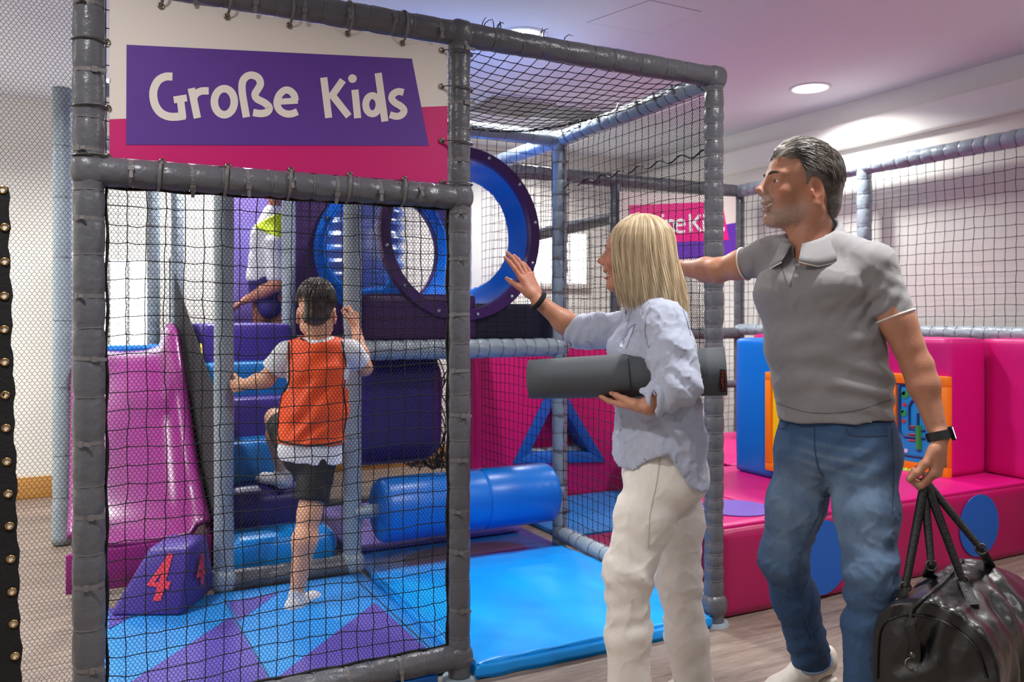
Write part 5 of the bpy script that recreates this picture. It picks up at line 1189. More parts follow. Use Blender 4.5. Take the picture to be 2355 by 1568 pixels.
    def rbx(nm, c, hx, hy, hz, m, par): 
        P8 = [Vector(c+axw*(hx*a)+sdw*(hy*b)-wn*hz) for a, b in ((-1, -1), (1, -1), (1, 1), (-1, 1))]; return slab(nm, P8, Vector(wn), hz*2, m, par, .003)
    rbx('watch_case', c, .020, .0175, .0055, mat('watch_case', (30, 32, 40), .25, metal=.7), wb); rbx('watch_screen', c+wn*.0052, .016, .0135, .0012, mat('lit_screen', (240, 246, 255), .2, emit=(205, 222, 255), estr=2.2), wb)
    return dict(wL=wL, grip=Vector(wL-UPn*.012+hd*.112+hp_n*.024))
MAN = build_man()

# ------------------------------------------------------------------ the black bag in his hand
def build_bag():
    g0 = P(2150, 1118, 2.33); root = thing('duffel_bag', Vector((g0.x, g0.y, .2)), 'large black leather duffel bag held by the man’s left hand', 'bag')
    ax = nz(RTn*.7+FWn*.72); wd = np.cross(UPn, ax)            # wd points to the left of the long axis
    A = Pv(2146, 1514, 2.16); B = A+ax*.54-UPn*.02; M_LE = mat('black_leather', (18, 18, 20), .32, bump=.12, bscale=60, spec=.6, var=.15, vscale=6)
    v = vol([A, B, A+UPn*.16, B-UPn*.16, A-wd*.2, B+wd*.2], .06, .0065)
    v.loft(A-UPn*.045, B-UPn*.045, .155, .115, .15, .11, wd, .03, ex=3.2); v.loft(A+UPn*.055, B+UPn*.04, .138, .105, .13, .105, wd, .06)
    v.loft(A*.7+B*.3+UPn*.12, A*.25+B*.75+UPn*.14, .05, .035, .05, .035, wd, .08)
    v.cut(A-ax*.03, -ax, .4); v.cut(B+ax*.03, ax, .4)
    mid = A*.5+B*.5
    fs = [fold(mid+UPn*.1+wd*.06, .16, ax+UPn*.5, 11, .013, 1), fold(mid+UPn*.06-wd*.1, .2, ax*.9-UPn*.5, 9, .014, 2), fold(A+UPn*.09, .12, wd+UPn*.6, 12, .009, 3), fold(A-ax*.02, .13, wd*.6+UPn*.7, 9, .009, 4), fold(mid-wd*.14-UPn*.03, .2, ax+UPn*.35, 8, .012, 6)]
    v.disp(lambda p: sum(f(p) for f in fs)+.005*sn(p, 11, 3)+.0016*crease(p, 52, 4))
    body = flesh('bag_body', [v.mesh()], M_LE, root)
    bpy.context.view_layer.update()
    def onto(px, py, lift):
        ok, loc, nr, _ = body.ray_cast(CAM, (P(px, py, 1)-CAM).normalized()); return loc+nr*lift if ok else P(px, py, 2.25)
    M_HD = mat('black_strap', (16, 15, 16), .45, bump=.3, bscale=200); M_CH = mat('dark_chrome', (120, 116, 110), .25, metal=1)
    def handle(pts, r=.0115): 
        q = [Vector(p) for p in spline([va3(p) for p in pts], 8)]; sweep('handle', q, [r*(1-.25*abs(2*i/(len(q)-1)-1)**3) for i in range(len(q))], M_HD, root, n=10)
    top = MAN['grip']; top2 = top+Vector(FWn)*.012+UP*.004
    a1, a2 = onto(2082, 1350, .012), onto(2212, 1345, .012); b1, b2 = onto(2142, 1300, .012), onto(2256, 1262, .012)
    for a_, b_, t_, r_ in ((a1, a2, top, .0125), (b1, b2, top2, .0115)):
        s1, s2 = (a_-t_).normalized(), (b_-t_).normalized()
        handle([a_, a_.lerp(t_, .3), a_.lerp(t_, .7), t_+s1*.03, t_+(s1+s2)*.004, t_+s2*.03, b_.lerp(t_, .7), b_.lerp(t_, .3), b_], r_)
    for c, e in ((a1, (2074, 1372)), (a2, (2236, 1392)), (b1, (2136, 1322)), (b2, (2275, 1300))):
        torus('handle_ring', c, va3(FW)+RTn*.3, .0135, .0028, M_CH, root); e1 = onto(*e, .004)
        sweep('strap_tab', [c, c.lerp(e1, .5), e1, e1-UP*.06+Vector(ax)*.02], .014, M_HD, root, n=8, flat=.3)
    z = [onto(px, py, .004) for px, py in spline([(2098, 1420), (2104, 1398), (2130, 1375), (2165, 1345), (2190, 1318), (2215, 1290)], 5)]
    sweep('zip', z, .0055, M_HD, root, n=6); sweep('zip_teeth', [p+UP*.003 for p in z], .0024, M_CH, root, n=5)
    tabp = [onto(px, py, .005) for px, py in spline([(2095, 1440), (2099, 1470), (2102, 1500), (2103, 1520)], 4)]; sweep('end_tab', tabp, .018, M_HD, root, n=8, flat=.25)
    c = onto(2100, 1500, .009); lathe('snap', [(0, .0085), (.004, .007), (.005, .001)], c, -FW, M_CH, root, 18); torus('d_ring', onto(2103, 1530, .01), -FW+UP*.2, .0165, .003, M_CH, root)
    piping = [onto(px, py, .003) for px, py in spline([(2018, 1560), (2025, 1450), (2060, 1418), (2120, 1415), (2190, 1440), (2245, 1490), (2270, 1560)], 8)]; sweep('piping', piping, .0035, M_HD, root, n=6)
build_bag()
# ------------------------------------------------------------------ the woman
def build_woman():
    root = thing('person', Vector((P(1520, 1000, 2.65).x, P(1520, 1000, 2.65).y, 0)), 'blonde woman in pale blue linen shirt and cream trousers waving at the cage', 'person')
    ft = nz(-RTn*.95-FWn*.30); lt = np.cross(UPn, ft)
    H = Head(Pv(1471, 602, 2.66), nz(-RTn*.90+FWn*.40+UPn*.02), UPn-RTn*.05, .93); neckb = Pv(1492, 700, 2.66)
    sL, eL, wL = Pv(1530, 748, 2.50), Pv(1562, 885, 2.43), Pv(1484, 936, 2.46); sR, eR, wR = Pv(1450, 756, 2.80), Pv(1325, 762, 2.88), Pv(1236, 690, 2.84)
    M_SK = skin_mat('skin_woman', (196, 140, 112), .48); M_LIN = weave(mat('pale_blue_linen', (188, 195, 216), .85, var=.06, vscale=120, stretch=(1, 1, .2), sheen=.2), 1100, .6)
    v = vol([H.p(.17, 0, .16), H.p(-.13, .1, -.1), H.p(-.1, -.1, 0), neckb-UPn*.05], .05, .0034); H.build(v, False, True, neckb, .05); parts = [v.mesh()]
    # waving arm
    v = vol([eR, wR, wR+UPn*.2, wR-RTn*.1], .07, .0032); cf = eR*.68+wR*.32
    v.cone(eR+(sR-eR)*.3, eR, .042, .038, .02); v.loft(eR, cf, .038, .036, .036, .034, UPn, .03); v.loft(cf, wR, .036, .034, .024, .02, UPn+RTn, .03)
    hd = nz(UPn*.9-RTn*.42+FWn*.1); pn = nz(-RTn*.62-UPn*.3+FWn*.72)
    hand(v, wR+hd*.012, hd, pn, 1, .95, per=((.02, .14, .16), (.08, .15, .15), (.14, .18, .18), (.22, .2, .2)), spread=.15, th_out=.32, th_curl=.3); parts.append(v.mesh())
    # arm that holds the mat: hand under the roll
    hw = nz(wL-eL); v = vol([eL, wL, wL+hw*.2], .08, .0036); v.loft(eL, eL*.6+wL*.4, .036, .034, .034, .031, UPn, .03); v.loft(eL*.6+wL*.4, wL, .034, .031, .026, .021, UPn, .03)
    hand(v, wL, nz(-RTn*.70+FWn*.72+UPn*.02), nz(UPn*.98+FWn*.15), -1, .95, (.15, .25, .3), .05, .1, .0); parts.append(v.mesh())
    v = vol([neckb, Pv(1520, 1000, 2.65)], .2, .012); v.loft(neckb-UPn*.06, Pv(1510, 900, 2.65), .1, .06, .1, .07, lt, .03); v.loft(Pv(1510, 900, 2.65), Pv(1530, 1040, 2.65), .1, .07, .1, .07, lt, .03); parts.append(v.mesh())
    def colr(p):
        c = col((192, 134, 106), len(p[0])); c = H.tint(p, c, lips=(176, 84, 84)); c = blend(c, (190, 100, 84), .4*gauss(p, wR+hd*.12, .08)); return c
    flesh('body', parts, M_SK, root, colr); H.extras(root, (86, 74, 60), True, (176, 144, 108), .6)
    # shirt
    ch, wst, hip = Pv(1508, 800, 2.655), Pv(1508, 920, 2.65), Pv(1518, 1015, 2.65); hem = Pv(1515, 1075, 2.65)
    v = vol([sL, eL, sR, eR, hem, neckb, wL, Pv(1625, 1110, 2.65), Pv(1395, 1100, 2.65)], .13, .006)
    v.loft(neckb-UPn*.03, ch, .085, .065, .158, .098, lt, .05); v.loft(ch, wst, .158, .098, .158, .116, lt, .05); v.loft(wst, hip, .158, .116, .168, .128, lt, .05); v.loft(hip, Pv(1520, 1135, 2.65), .168, .130, .182, .152, lt, .05)
    v.ell(ch+ft*.075+lt*.06-UPn*.01, (.06, .06, .065), [lt, ft, UPn], .04); v.ell(ch+ft*.075-lt*.06-UPn*.01, (.06, .06, .065), [lt, ft, UPn], .04)
    v.cone(neckb+lt*.04-UPn*.02, sL+UPn*.01, .05, .058, .05); v.cone(neckb-lt*.04-UPn*.02, sR+UPn*.01, .05, .055, .05)
    w_ = v.clone(); w_.chain([sL, sL*.5+eL*.5, eL], [.07, .068, .062], .03); w_.cone(eL, eL*.38+wL*.62, .06, .05, .03); w_.cut(eL*.45+wL*.55, wL-eL, .12); v.join(w_, .03)
    w_ = v.clone(); w_.chain([sR, sR*.5+eR*.5, eR+(sR-eR)*.05], [.062, .058, .056], .03); w_.cut(eR+(sR-eR)*.05, eR-sR, .15); v.join(w_, .03)
    # curved tails: lower edge rises at the side
    sl, G = v.reg(hem-.4, hem+.4, 0)
    lx = (G[0]-hem[0])*ft[0]+(G[1]-hem[1])*ft[1]; hz = hem[2]-.028*np.cos(lx*17)-.012+.10*np.exp(-((lx-.055)/.05)**2)-.045*np.clip(-lx/.1, 0, 1)
    far = np.sqrt((G[0]-hem[0])**2+(G[1]-hem[1])**2) < .26
    v.D[sl] = np.where(far & (G[2] < hem[2]+.15), np.maximum(v.D[sl], hz-G[2]), v.D[sl])
    v.loft(neckb-UPn*.02, neckb+UPn*.1, .056, .054, .062, .062, lt, .006, 's')
    fs = [fold(eL, .09, UPn*.7+RTn*.7, 17, .009, 1), fold(eL*.6+wL*.4, .08, RTn*.95+UPn*.2, 18, .007, 2), fold(Pv(1430, 1000, 2.55), .13, RTn+UPn*.25, 11, .007, 3), fold(Pv(1540, 1000, 2.55), .14, RTn*.9+UPn*.5, 11, .009, 4), fold(Pv(1440, 780, 2.68), .09, RTn*.7+UPn*.7, 14, .006, 5), fold(Pv(1390, 755, 2.8), .09, RTn+UPn*.35, 15, .007, 6), fold(Pv(1540, 770, 2.45), .1, UPn*.9+RTn*.5, 12, .006, 7), fold(Pv(1580, 1050, 2.6), .12, RTn+UPn*.3, 13, .009, 8), fold(Pv(1450, 880, 2.6), .1, UPn+RTn*.5, 12, .005, 9)]
    v.disp(lambda p: sum(f(p) for f in fs)+.0035*sn(p, 15, 5)+.002*sn(p, 38, 6)+.0055*crease(p, 56, 2)+.003*crease(p, 108, 4))
    shirt = flesh('linen_shirt', [v.mesh()], M_LIN, root)
    # rolled cuffs
    def cuff(c, axd, r, ln, seed):
        c, axd = va3(c), nz(axd); v = vol([c-axd*ln, c+axd*ln], r+.06, .0045); sd = nz(np.cross(axd, UPn)+1e-6)
        v.loft(c-axd*ln*.4, c+axd*ln*.4, r, r*.96, r*.95, r*.92, sd, .01); v.cut(c+axd*ln*.5, axd, .2); v.cut(c-axd*ln*.55, -axd, .2); v.loft(c+axd*ln*.2, c+axd*ln, r*.8, r*.78, r*.8, r*.78, sd, .004, 's')
        g1, g2 = fold(c, .08, axd+UPn*.6, 30, .006, seed), fold(c, .08, axd*.3+sd, 18, .005, seed+3); v.disp(lambda p: g1(p)+g2(p)+.003*sn(p, 30, seed)); flesh('rolled_cuff', [v.mesh()], M_LIN, shirt)
    cuff(eR+(sR-eR)*.12, eR-sR+UPn*.02, .064, .085, 3); cuff(eL*.42+wL*.58, wL-eL, .056, .06, 7)
    bpy.context.view_layer.update()
    def onto(o, px, py, lift=.001):
        ok, loc, nr, _ = o.ray_cast(CAM, (P(px, py, 1)-CAM).normalized()); return loc+nr*lift if ok else None
    def stitch(o, pts, r, m, nm, k=6, lift=.001, flat=1):
        q = [onto(o, *p, lift) for p in spline(pts, k)]; q = [x for x in q if x is not None]
        if len(q) > 2: sweep(nm, q, r, m, o, n=6, flat=flat)
    M_LD = mat('linen_seam', (150, 156, 180), .9)
    stitch(shirt, [(1462, 745), (1452, 770), (1441, 800)], .0016, M_LD, 'pocket_edge'); stitch(shirt, [(1462, 745), (1446, 757), (1434, 790)], .0016, M_LD, 'pocket_edge'); stitch(shirt, [(1456, 700), (1446, 740), (1430, 800)], .007, M_LIN, 'placket', flat=.3)
    stitch(shirt, [(1490, 715), (1484, 760), (1492, 800)], .0016, M_LD, 'armhole_seam'); stitch(shirt, [(1568, 705), (1580, 740), (1588, 770)], .0016, M_LD, 'yoke_seam')
    # shirt collar standing at the neck
    v_, f_ = [], []; N = 30
    for i in range(N+1):
        a = -math.pi*.86+2*math.pi*.86*i/N; back = .5+.5*math.cos(a); dirr = -ft*math.cos(a)+lt*math.sin(a)
        for (r, z) in ((.056, -.02), (.057, .02), (.063, .024), (.074, -.02-.025*(1-back))): v_.append(neckb+UPn*(.012+.015*back)+dirr*r+UPn*z)
    for i in range(N):
        for k in range(3): f_.append((i*4+k, i*4+k+1, (i+1)*4+k+1, (i+1)*4+k))
    co = pymesh('collar', v_, f_, M_LIN, shirt, True, None); md = co.modifiers.new('t', 'SOLIDIFY'); md.thickness = .003
    # trousers
    hL, kL, aL = Pv(1520, 1075, 2.60), Pv(1442, 1315, 2.53), Pv(1448, 1625, 2.56); hR, kR, aR = Pv(1545, 1085, 2.74), Pv(1562, 1330, 2.74), Pv(1602, 1630, 2.74); pel = Pv(1525, 1050, 2.66)
    v = vol([hL, kL, aL, hR, kR, aR, pel+UPn*.08], .15, .0065); v.loft(pel+UPn*.06, pel-UPn*.06, .145, .105, .16, .125, lt, .04); v.ell(pel-ft*.045-UPn*.05, (.14, .075, .085), [lt, ft, UPn], .05)
    for h_, k_, a_ in ((hL, kL, aL), (hR, kR, aR)):
        m_ = h_*.5+k_*.5; v.loft(h_, m_, .088, .1, .078, .092, lt, .05); v.loft(m_, k_, .078, .092, .066, .072, lt, .04); cf = k_*.55+a_*.45; v.loft(k_, cf, .066, .071, .062, .065, lt, .04); v.loft(cf, a_, .062, .065, .062, .07, lt, .04)
    fs = [fold(kL+FWn*-.05+UPn*.02, .12, UPn+RTn*.45, 17, .0065, 1), fold(kL*.75+aL*.25, .12, UPn-RTn*.4, 15, .0065, 2), fold(kL*.35+aL*.65-FWn*.04, .14, UPn+RTn*.6, 11, .006, 9), fold(hL*.8+kL*.2-RTn*.05, .1, UPn+RTn*.3, 18, .006, 3), fold(hL*.45+kL*.55+RTn*.03, .12, UPn*.8-RTn*.7, 14, .006, 4), fold(kR, .11, UPn+RTn*.5, 18, .008, 5), fold(kR*.75+aR*.25, .1, UPn+RTn*.8, 17, .007, 6), fold(kR*.3+aR*.7, .13, UPn*.8-RTn*.5, 13, .007, 8), fold(Pv(1560, 1150, 2.6), .08, UPn*.6+RTn*.8, 16, .007, 7)]
    v.disp(lambda p: .55*sum(f(p) for f in fs)+.002*sn(p, 14, 5)+.001*sn(p, 36, 6)+.004*crease(p, 52, 2)*(.4+gauss(p, kL, .2)+gauss(p, kR, .2)))
    tr = flesh('trousers', [v.mesh()], weave(mat('cream_cotton', (244, 237, 228), .8, var=.03, vscale=90), 1500, .35), root)
    bpy.context.view_layer.update(); stitch(tr, [(1520, 1035), (1510, 1110), (1495, 1180), (1490, 1260)], .0014, mat('cream_seam', (205, 194, 180), .85), 'side_seam')
    M_SH = mat('beige_shoe', (214, 202, 188), .5)
    for a_, k_ in ((aL, kL), (aR, kR)):
        o_ = np.array([a_[0], a_[1], 0])+ft*-.03; v = vol([o_, o_+ft*.25, o_+UPn*.1], .07, .005); sd = lt
        v.loft(o_+UPn*.045, o_+ft*.1+UPn*.035, .034, .044, .038, .034, sd, .03); v.ell(o_+ft*.16+UPn*.028, (.07, .04, .026), [ft, lt, UPn], .03); v.cut(o_+UPn*.006, -UPn, .4); flesh('shoe', [v.mesh()], M_SH, root)
    # black wrist band
    axw = nz(wR-eR); cw = wR-axw*.004; s_ = nz(np.cross(axw, UPn)); u_ = np.cross(s_, axw)
    sweep('wrist_band', [Vector(cw+s_*(.029*math.cos(t))+u_*(.031*math.sin(t))) for t in np.linspace(0, 2*math.pi, 24, endpoint=False)], .0085, M_BLACKF, root, n=10, closed=True)
    # hair: straight, to the shoulders, with a fringe
    rs = np.random.RandomState(5)
    def path(th, ln, inn=0.0, jit=0.0):
        """th: 0 front, +-pi back (sign = left/right); over the crown, then straight down"""
        pts = []; cs, s1 = math.cos(th), math.sin(th); fr = (1+cs)/2
        ax_ = (.121 if cs > 0 else .112)-inn; ay = .094-inn; az = .106-inn; Rh = 1/math.sqrt((cs/ax_)**2+(s1/ay)**2)
        for t in np.linspace(.05, 1, 14):
            if t < .42:
                ph = (t/.42)*math.pi/2; r = Rh*math.sin(ph); z = .058+az*math.cos(ph)
            else:
                q = (t-.42)/.58; r = Rh*(1+.03*math.sin(q*3))-.006*q; z = .058-q*ln
            x = -.012+r*cs; y = r*s1
            if t > .42:
                q = (t-.42)/.58; x -= .052*q**1.3*(1-fr)+.02*q*fr; y *= 1-.1*q*(1-fr)
            x += jit*math.sin(t*7+th*5)*t; y += jit*math.cos(t*6+th*9)*t; pts.append(H.p(x, y, z))
        return pts
    hv = vol([H.p(.13, .12, .2), H.p(-.2, -.12, -.24)], .03, .0048); hv.ell(H.p(-.012, 0, .062), np.array((.1, .083, .096))*.93, H.R(), .02); hv.ell(H.p(-.012, 0, .156), (.03, .03, .007), H.R(), .01)
    for th in np.linspace(.62, 2*math.pi-.62, 34):
        q = path(th, .225, .021); hv.chain([va3(x) for x in q[5:13]], [.0085]*8, .014)
    hv.ell(H.p(.12, 0, -.04), (.085, .058, .13), H.R(), .01, 's')
    hv.disp(lambda p: .0016*np.sin(np.arctan2((p[1]-H.O[1])*H.l[1]+(p[0]-H.O[0])*H.l[0], (p[0]-H.O[0])*H.f[0]+(p[1]-H.O[1])*H.f[1])*46+2*sn(p, 16, 1)))
    st = []
    for i in range(2300):
        th = rs.uniform(.56, 2*math.pi-.56); ln = rs.uniform(.185, .25)-.02*(1+math.cos(th))/2; st.append((path(th, ln, rs.uniform(-.001, .006), rs.uniform(0, .006)), rs.uniform(.7, 1.4)))
    for i in range(380):                                     # fringe
        th = rs.uniform(-.75, .75); ln = rs.uniform(.02, .045)+.05*abs(th); st.append((path(th, ln, rs.uniform(-.002, .004), .003), rs.uniform(.7, 1.3)))
    for s1 in (-1, 1):
        for i in range(200): th = s1*rs.uniform(.6, 1.0); st.append((path(th, rs.uniform(.16, .22), rs.uniform(-.006, .004), .006), rs.uniform(.7, 1.2)))
    def hc(p):
        th = np.arctan2((p[1]-H.O[1])*H.l[1]+(p[0]-H.O[0])*H.l[0], (p[0]-H.O[0])*H.f[0]+(p[1]-H.O[1])*H.f[1]); k = np.sin(th*38+1.5*np.sin(th*9))*.5+.5
        c = col((222, 198, 160), len(p[0])); c = blend(c, (246, 232, 204), .6*k); c = blend(c, (168, 134, 94), .5*np.clip(np.sin(th*23+2), 0, 1)*np.clip(sn(p, 9, 2)+.6, 0, 1)); return c
    flesh('hair', [hv.mesh(), strands(st, .00085)], mat('hair_blonde', (210, 180, 130), .38, attr=True), root, hc)
build_woman()
# ------------------------------------------------------------------ rolled exercise mat under her arm
def build_roll():
    A, B = P(1219, 874, 2.62), P(1669, 855, 2.50); ax = (B-A); L = ax.length; ax.normalize()
    root = thing('exercise_mat', A.lerp(B, .5), 'rolled dark grey exercise mat clamped under the woman’s arm', 'mat'); s, u = frame_for(ax)
    M_EM = mat('grey_foam', (78, 82, 88), .75, bump=.25, bscale=300, var=.06, vscale=200)
    v, f = [], []; N = 150; turns = 5.6; rin, rout, th = .012, .063, .0052; Z = 9
    prof = []
    for i in range(N+1):
        t = i/N; a = t*turns*2*math.pi-.4; r = rin+(rout-rin)*t; prof.append((r, a))
    for zz in range(Z+1):
        q = zz/Z; k = 1+.21*q+.012*math.sin(q*9)
        for (r, a) in prof:
            sq = 1+.03*math.sin(2*a+1); c = A+ax*(L*q)+s*(r*k*sq*math.cos(a))+u*(r*k*math.sin(a)); v.append(c)
    n1 = N+1
    for zz in range(Z):
        for i in range(N): f.append((zz*n1+i, zz*n1+i+1, (zz+1)*n1+i+1, (zz+1)*n1+i))
    o = pymesh('roll', v, f, M_EM, root, True, None); md = o.modifiers.new('t', 'SOLIDIFY'); md.thickness = th; md.offset = 0
    bpy.context.view_layer.update()
    # flap edge line and red-lettered brand patch
    def onto(px, py, lift):
        ok, loc, nr, _ = o.ray_cast(CAM, (P(px, py, 1)-CAM).normalized()); return (loc, nr) if ok else (P(px, py, 2.35), -FW)
    l1 = [onto(px, py, 0)[0]-FW*.004 for px, py in spline([(1444, 824), (1447, 860), (1450, 900)], 5)]; sweep('mat_edge', l1, .0016, mat('foam_edge', (52, 55, 60), .8), o, n=5)
    nC, nU = 14, 3; g = {}
    for i in range(nC+1):
        for j in range(nU+1):
            loc, nr = onto(1655+j*13/nU, 850+i*48/nC, 0); g[i, j] = loc+nr*.0052-FW*.001
    vv = [g[i, j] for i in range(nC+1) for j in range(nU+1)]; ff = [(i*(nU+1)+j, i*(nU+1)+j+1, (i+1)*(nU+1)+j+1, (i+1)*(nU+1)+j) for i in range(nC) for j in range(nU)]
    pt = pymesh('patch', vv, ff, M_BLACKF, o, True, None)
    cu = bpy.data.curves.new('txt', 'FONT'); cu.body = 'LesMILLS'; cu.size = 1; to = bpy.data.objects.new('txt', cu); C.objects.link(to); bpy.context.view_layer.update()
    me = bpy.data.meshes.new_from_object(to.evaluated_get(bpy.context.evaluated_depsgraph_get())); bpy.data.objects.remove(to); bpy.data.curves.remove(cu)
    co = np.array([w_.co for w_ in me.vertices]); mn, mx = co.min(0), co.max(0); 
    def bil(a, b):
        fi, fj = a*nC, b*nU; i, j = min(int(fi), nC-1), min(int(fj), nU-1); x, y = fi-i, fj-j
        return g[i, j].lerp(g[i+1, j], x).lerp(g[i, j+1].lerp(g[i+1, j+1], x), y)
    for k, w_ in enumerate(me.vertices):
        a = 1-(.08+.84*(co[k, 0]-mn[0])/(mx[0]-mn[0])); b = .72-.46*(co[k, 1]-mn[1])/(mx[1]-mn[1]); b = 1-b if False else b; w_.co = bil(a, b)-FW*.0012
    link('patch_lettering', me, mat('red_print', (210, 40, 30), .5), o, False)
build_roll()

# ------------------------------------------------------------------ the boy climbing, seen from behind
def build_boy():
    root = thing('person', Vector((P(685, 1400, 3.52).x, P(685, 1400, 3.52).y, .035)), 'dark-haired boy in orange bib climbing the soft stairs behind the net', 'person')
    bk = nz(-FWn*.98+RTn*.1); ff = nz(FWn*.93+RTn*.05-UPn*.05); lt = np.cross(UPn, ff)      # faces away
    H = Head(Pv(728, 726, 3.66), nz(FWn*.97-RTn*.12-UPn*.1), UPn, .98); neckb = Pv(733, 785, 3.66)
    sL, eL, wL = Pv(660, 812, 3.68), Pv(612, 872, 3.66), Pv(560, 884, 3.68); sR, eR, wR = Pv(806, 808, 3.70), Pv(838, 846, 3.78), Pv(818, 752, 3.90)
    hL, kL, aL = Pv(672, 1015, 3.68), Pv(634, 962, 4.03), Pv(648, 1085, 4.13); hR, kR, aR = Pv(735, 1030, 3.66), Pv(712, 1180, 3.58), Pv(682, 1372, 3.52)
    M_SK = skin_mat('skin_boy', (214, 160, 130), .5); M_TEE = weave(mat('white_tee', (226, 228, 234), .85), 900, .3); M_BIB = mat('orange_bib', (250, 84, 20), .6, bump=.15, bscale=120); M_TRB = mat('bib_edging', (20, 20, 22), .7); M_SHT = mat('black_shorts', (20, 20, 24), .7, bump=.2, bscale=80)
    v = vol([H.p(.16, 0, .16), H.p(-.13, .1, -.1), H.p(-.1, -.1, 0), neckb-UPn*.03], .04, .0046); H.build(v, False, False, neckb, .046); parts = [v.mesh()]
    for s, e, w_, d_, pn, th, hs in ((sL, eL, wL, nz(-RTn*.8-UPn*.15+FWn*.4), nz(FWn*.9-RTn*.2), -1, .78), (sR, eR, wR, nz(UPn*.95-RTn*.1+FWn*.2), nz(-RTn*.9+FWn*.4), 1, .8)):
        v = vol([s, e, w_, w_+d_*.13], .07, .005); v.chain([s, e], [.042, .034], .02); v.chain([e, e*.65+w_*.35, w_], [.034, .033, .021], .02)
        hand(v, w_, d_, pn, th, hs, per=((.5, 1.1, .7), (.6, 1.1, .7), (.7, 1.1, .7), (.8, 1.1, .7)) if th else None, spread=.04, th_out=.6); parts.append(v.mesh())
    v = vol([hR, kR, aR], .1, .005); v.chain([hR, kR], [.07, .048], .03); v.chain([kR, kR*.68+aR*.32-FWn*.012, aR], [.046, .05, .028], .03); v.cone(aR, aR+UPn*-.03, .028, .03, .02); parts.append(v.mesh())
    v = vol([hL, kL, aL], .1, .005); v.chain([hL, kL], [.068, .047], .03); v.chain([kL, kL*.68+aL*.32-FWn*.01, aL], [.045, .048, .028], .03); parts.append(v.mesh())
    def colr(p): c = col((214, 160, 130), len(p[0])); c = H.tint(p, c, rosy=(214, 120, 96)); return c
    flesh('body', parts, M_SK, root, colr); H.extras(root, (60, 50, 44), False)
    hv = vol([H.p(.13, .1, .18), H.p(-.13, -.1, -.1)], .03, .0042); hv.ell(H.p(-.012, 0, .066), np.array((.11, .084, .1))*.98, H.R(), .02); hv.ell(H.p(-.06, 0, .0), np.array((.05, .066, .05))*.98, H.R(), .02)
    hv.ell(H.p(.13, 0, -.01), (.08, .12, .08), H.R(), .01, 's'); hv.ell(H.p(.04, 0, -.075), (.085, .12, .075), H.R(), .01, 's'); hv.disp(lambda p: .0022*np.sin(((p[0]-H.O[0])*RTn[0]+(p[1]-H.O[1])*RTn[1])*330+3*sn(p, 25, 1)))
    st = []; rs = np.random.RandomState(8)
    for i in range(700):
        a = rs.uniform(-math.pi, math.pi); a0 = rs.uniform(.05, 1.2); q = []
        for t in np.linspace(0, 1, 7):
            ph = a0+t*.65; r = .106+.006*math.sin(t*3); aa = a+.35*t*.5; x = -.014-math.cos(aa)*math.sin(ph)*r*1.02; y = math.sin(aa)*math.sin(ph)*r*.8; z = .066+math.cos(ph)*r*.95
            if x > .07 and z < .07: break
            q.append(H.p(x, y, z))
        if len(q) > 4: st.append((q, rs.uniform(.7, 1.3)))
    flesh('hair', [hv.mesh(), strands(st, .0013)], mat('hair_dark', (48, 38, 32), .4, attr=True), root, lambda p: blend(blend(col((46, 36, 30), len(p[0])), (104, 84, 68), .7*np.clip(sn(p, 110, 2), 0, 1)), (20, 16, 14), .5*np.clip(sn(p, 90, 5), 0, 1)))
    # t-shirt, bib, shorts, socks
    ch, ws, hp_ = Pv(731, 850, 3.68), Pv(722, 940, 3.67), Pv(712, 1030, 3.66)
    def torso(v, g, top=.0): v.loft(neckb-UPn*(.02+top), ch, .07+g, .055+g, .125+g, .082+g, RTn, .04); v.loft(ch, ws, .125+g, .082+g, .122+g, .085+g, RTn, .04); v.loft(ws, hp_, .122+g, .085+g, .128+g, .095+g, RTn, .04)
    v = vol([sL, sR, eL, eR, neckb, Pv(712, 1080, 3.66)], .15, .0072); torso(v, .003); v.loft(hp_, Pv(715, 1085, 3.66), .131, .1, .136, .108, RTn, .03); v.cone(neckb-UPn*.02, sL, .04, .05, .04); v.cone(neckb-UPn*.02, sR, .04, .05, .04)
    qL, qR = sL*.32+eL*.68, sR*.35+eR*.65; w_ = v.clone(); w_.cone(sL, eL, .056, .056, .02); w_.cut(qL, eL-sL, .15); v.join(w_, .02); w_ = v.clone(); w_.cone(sR, eR, .052, .05, .02); w_.cut(qR, eR-sR, .15); v.join(w_, .02); v.cut(Pv(712, 1058, 3.66), -UPn-RTn*.1, .4)
    v.loft(neckb-UPn*.01, neckb+UPn*.1, .05, .048, .06, .06, RTn, .006, 's'); g1 = fold(Pv(730, 1040, 3.56), .12, RTn+UPn*.2, 14, .004, 1); g2 = fold(qL, .07, UPn+RTn, 18, .006, 2); v.disp(lambda p: g1(p)+g2(p)+.003*sn(p, 18, 1)); flesh('t_shirt', [v.mesh()], M_TEE, root)
    v = vol([sL, sR, neckb, Pv(712, 1030, 3.66)], .14, .0068); torso(v, .02); v.cone(neckb-UPn*.025, sL+RTn*.03, .055, .06, .03); v.cone(neckb-UPn*.025, sR-RTn*.03, .05, .055, .03)
    v.cut(sL+RTn*.012, nz(-RTn*.97-UPn*.1), .17); v.cut(sR-RTn*.005, nz(RTn*.97-UPn*.1), .17); v.cut(Pv(712, 1018, 3.66), -UPn-RTn*.02, .3)
    v.loft(neckb-UPn*.028, neckb+UPn*.1, .066, .06, .075, .075, RTn, .006, 's')
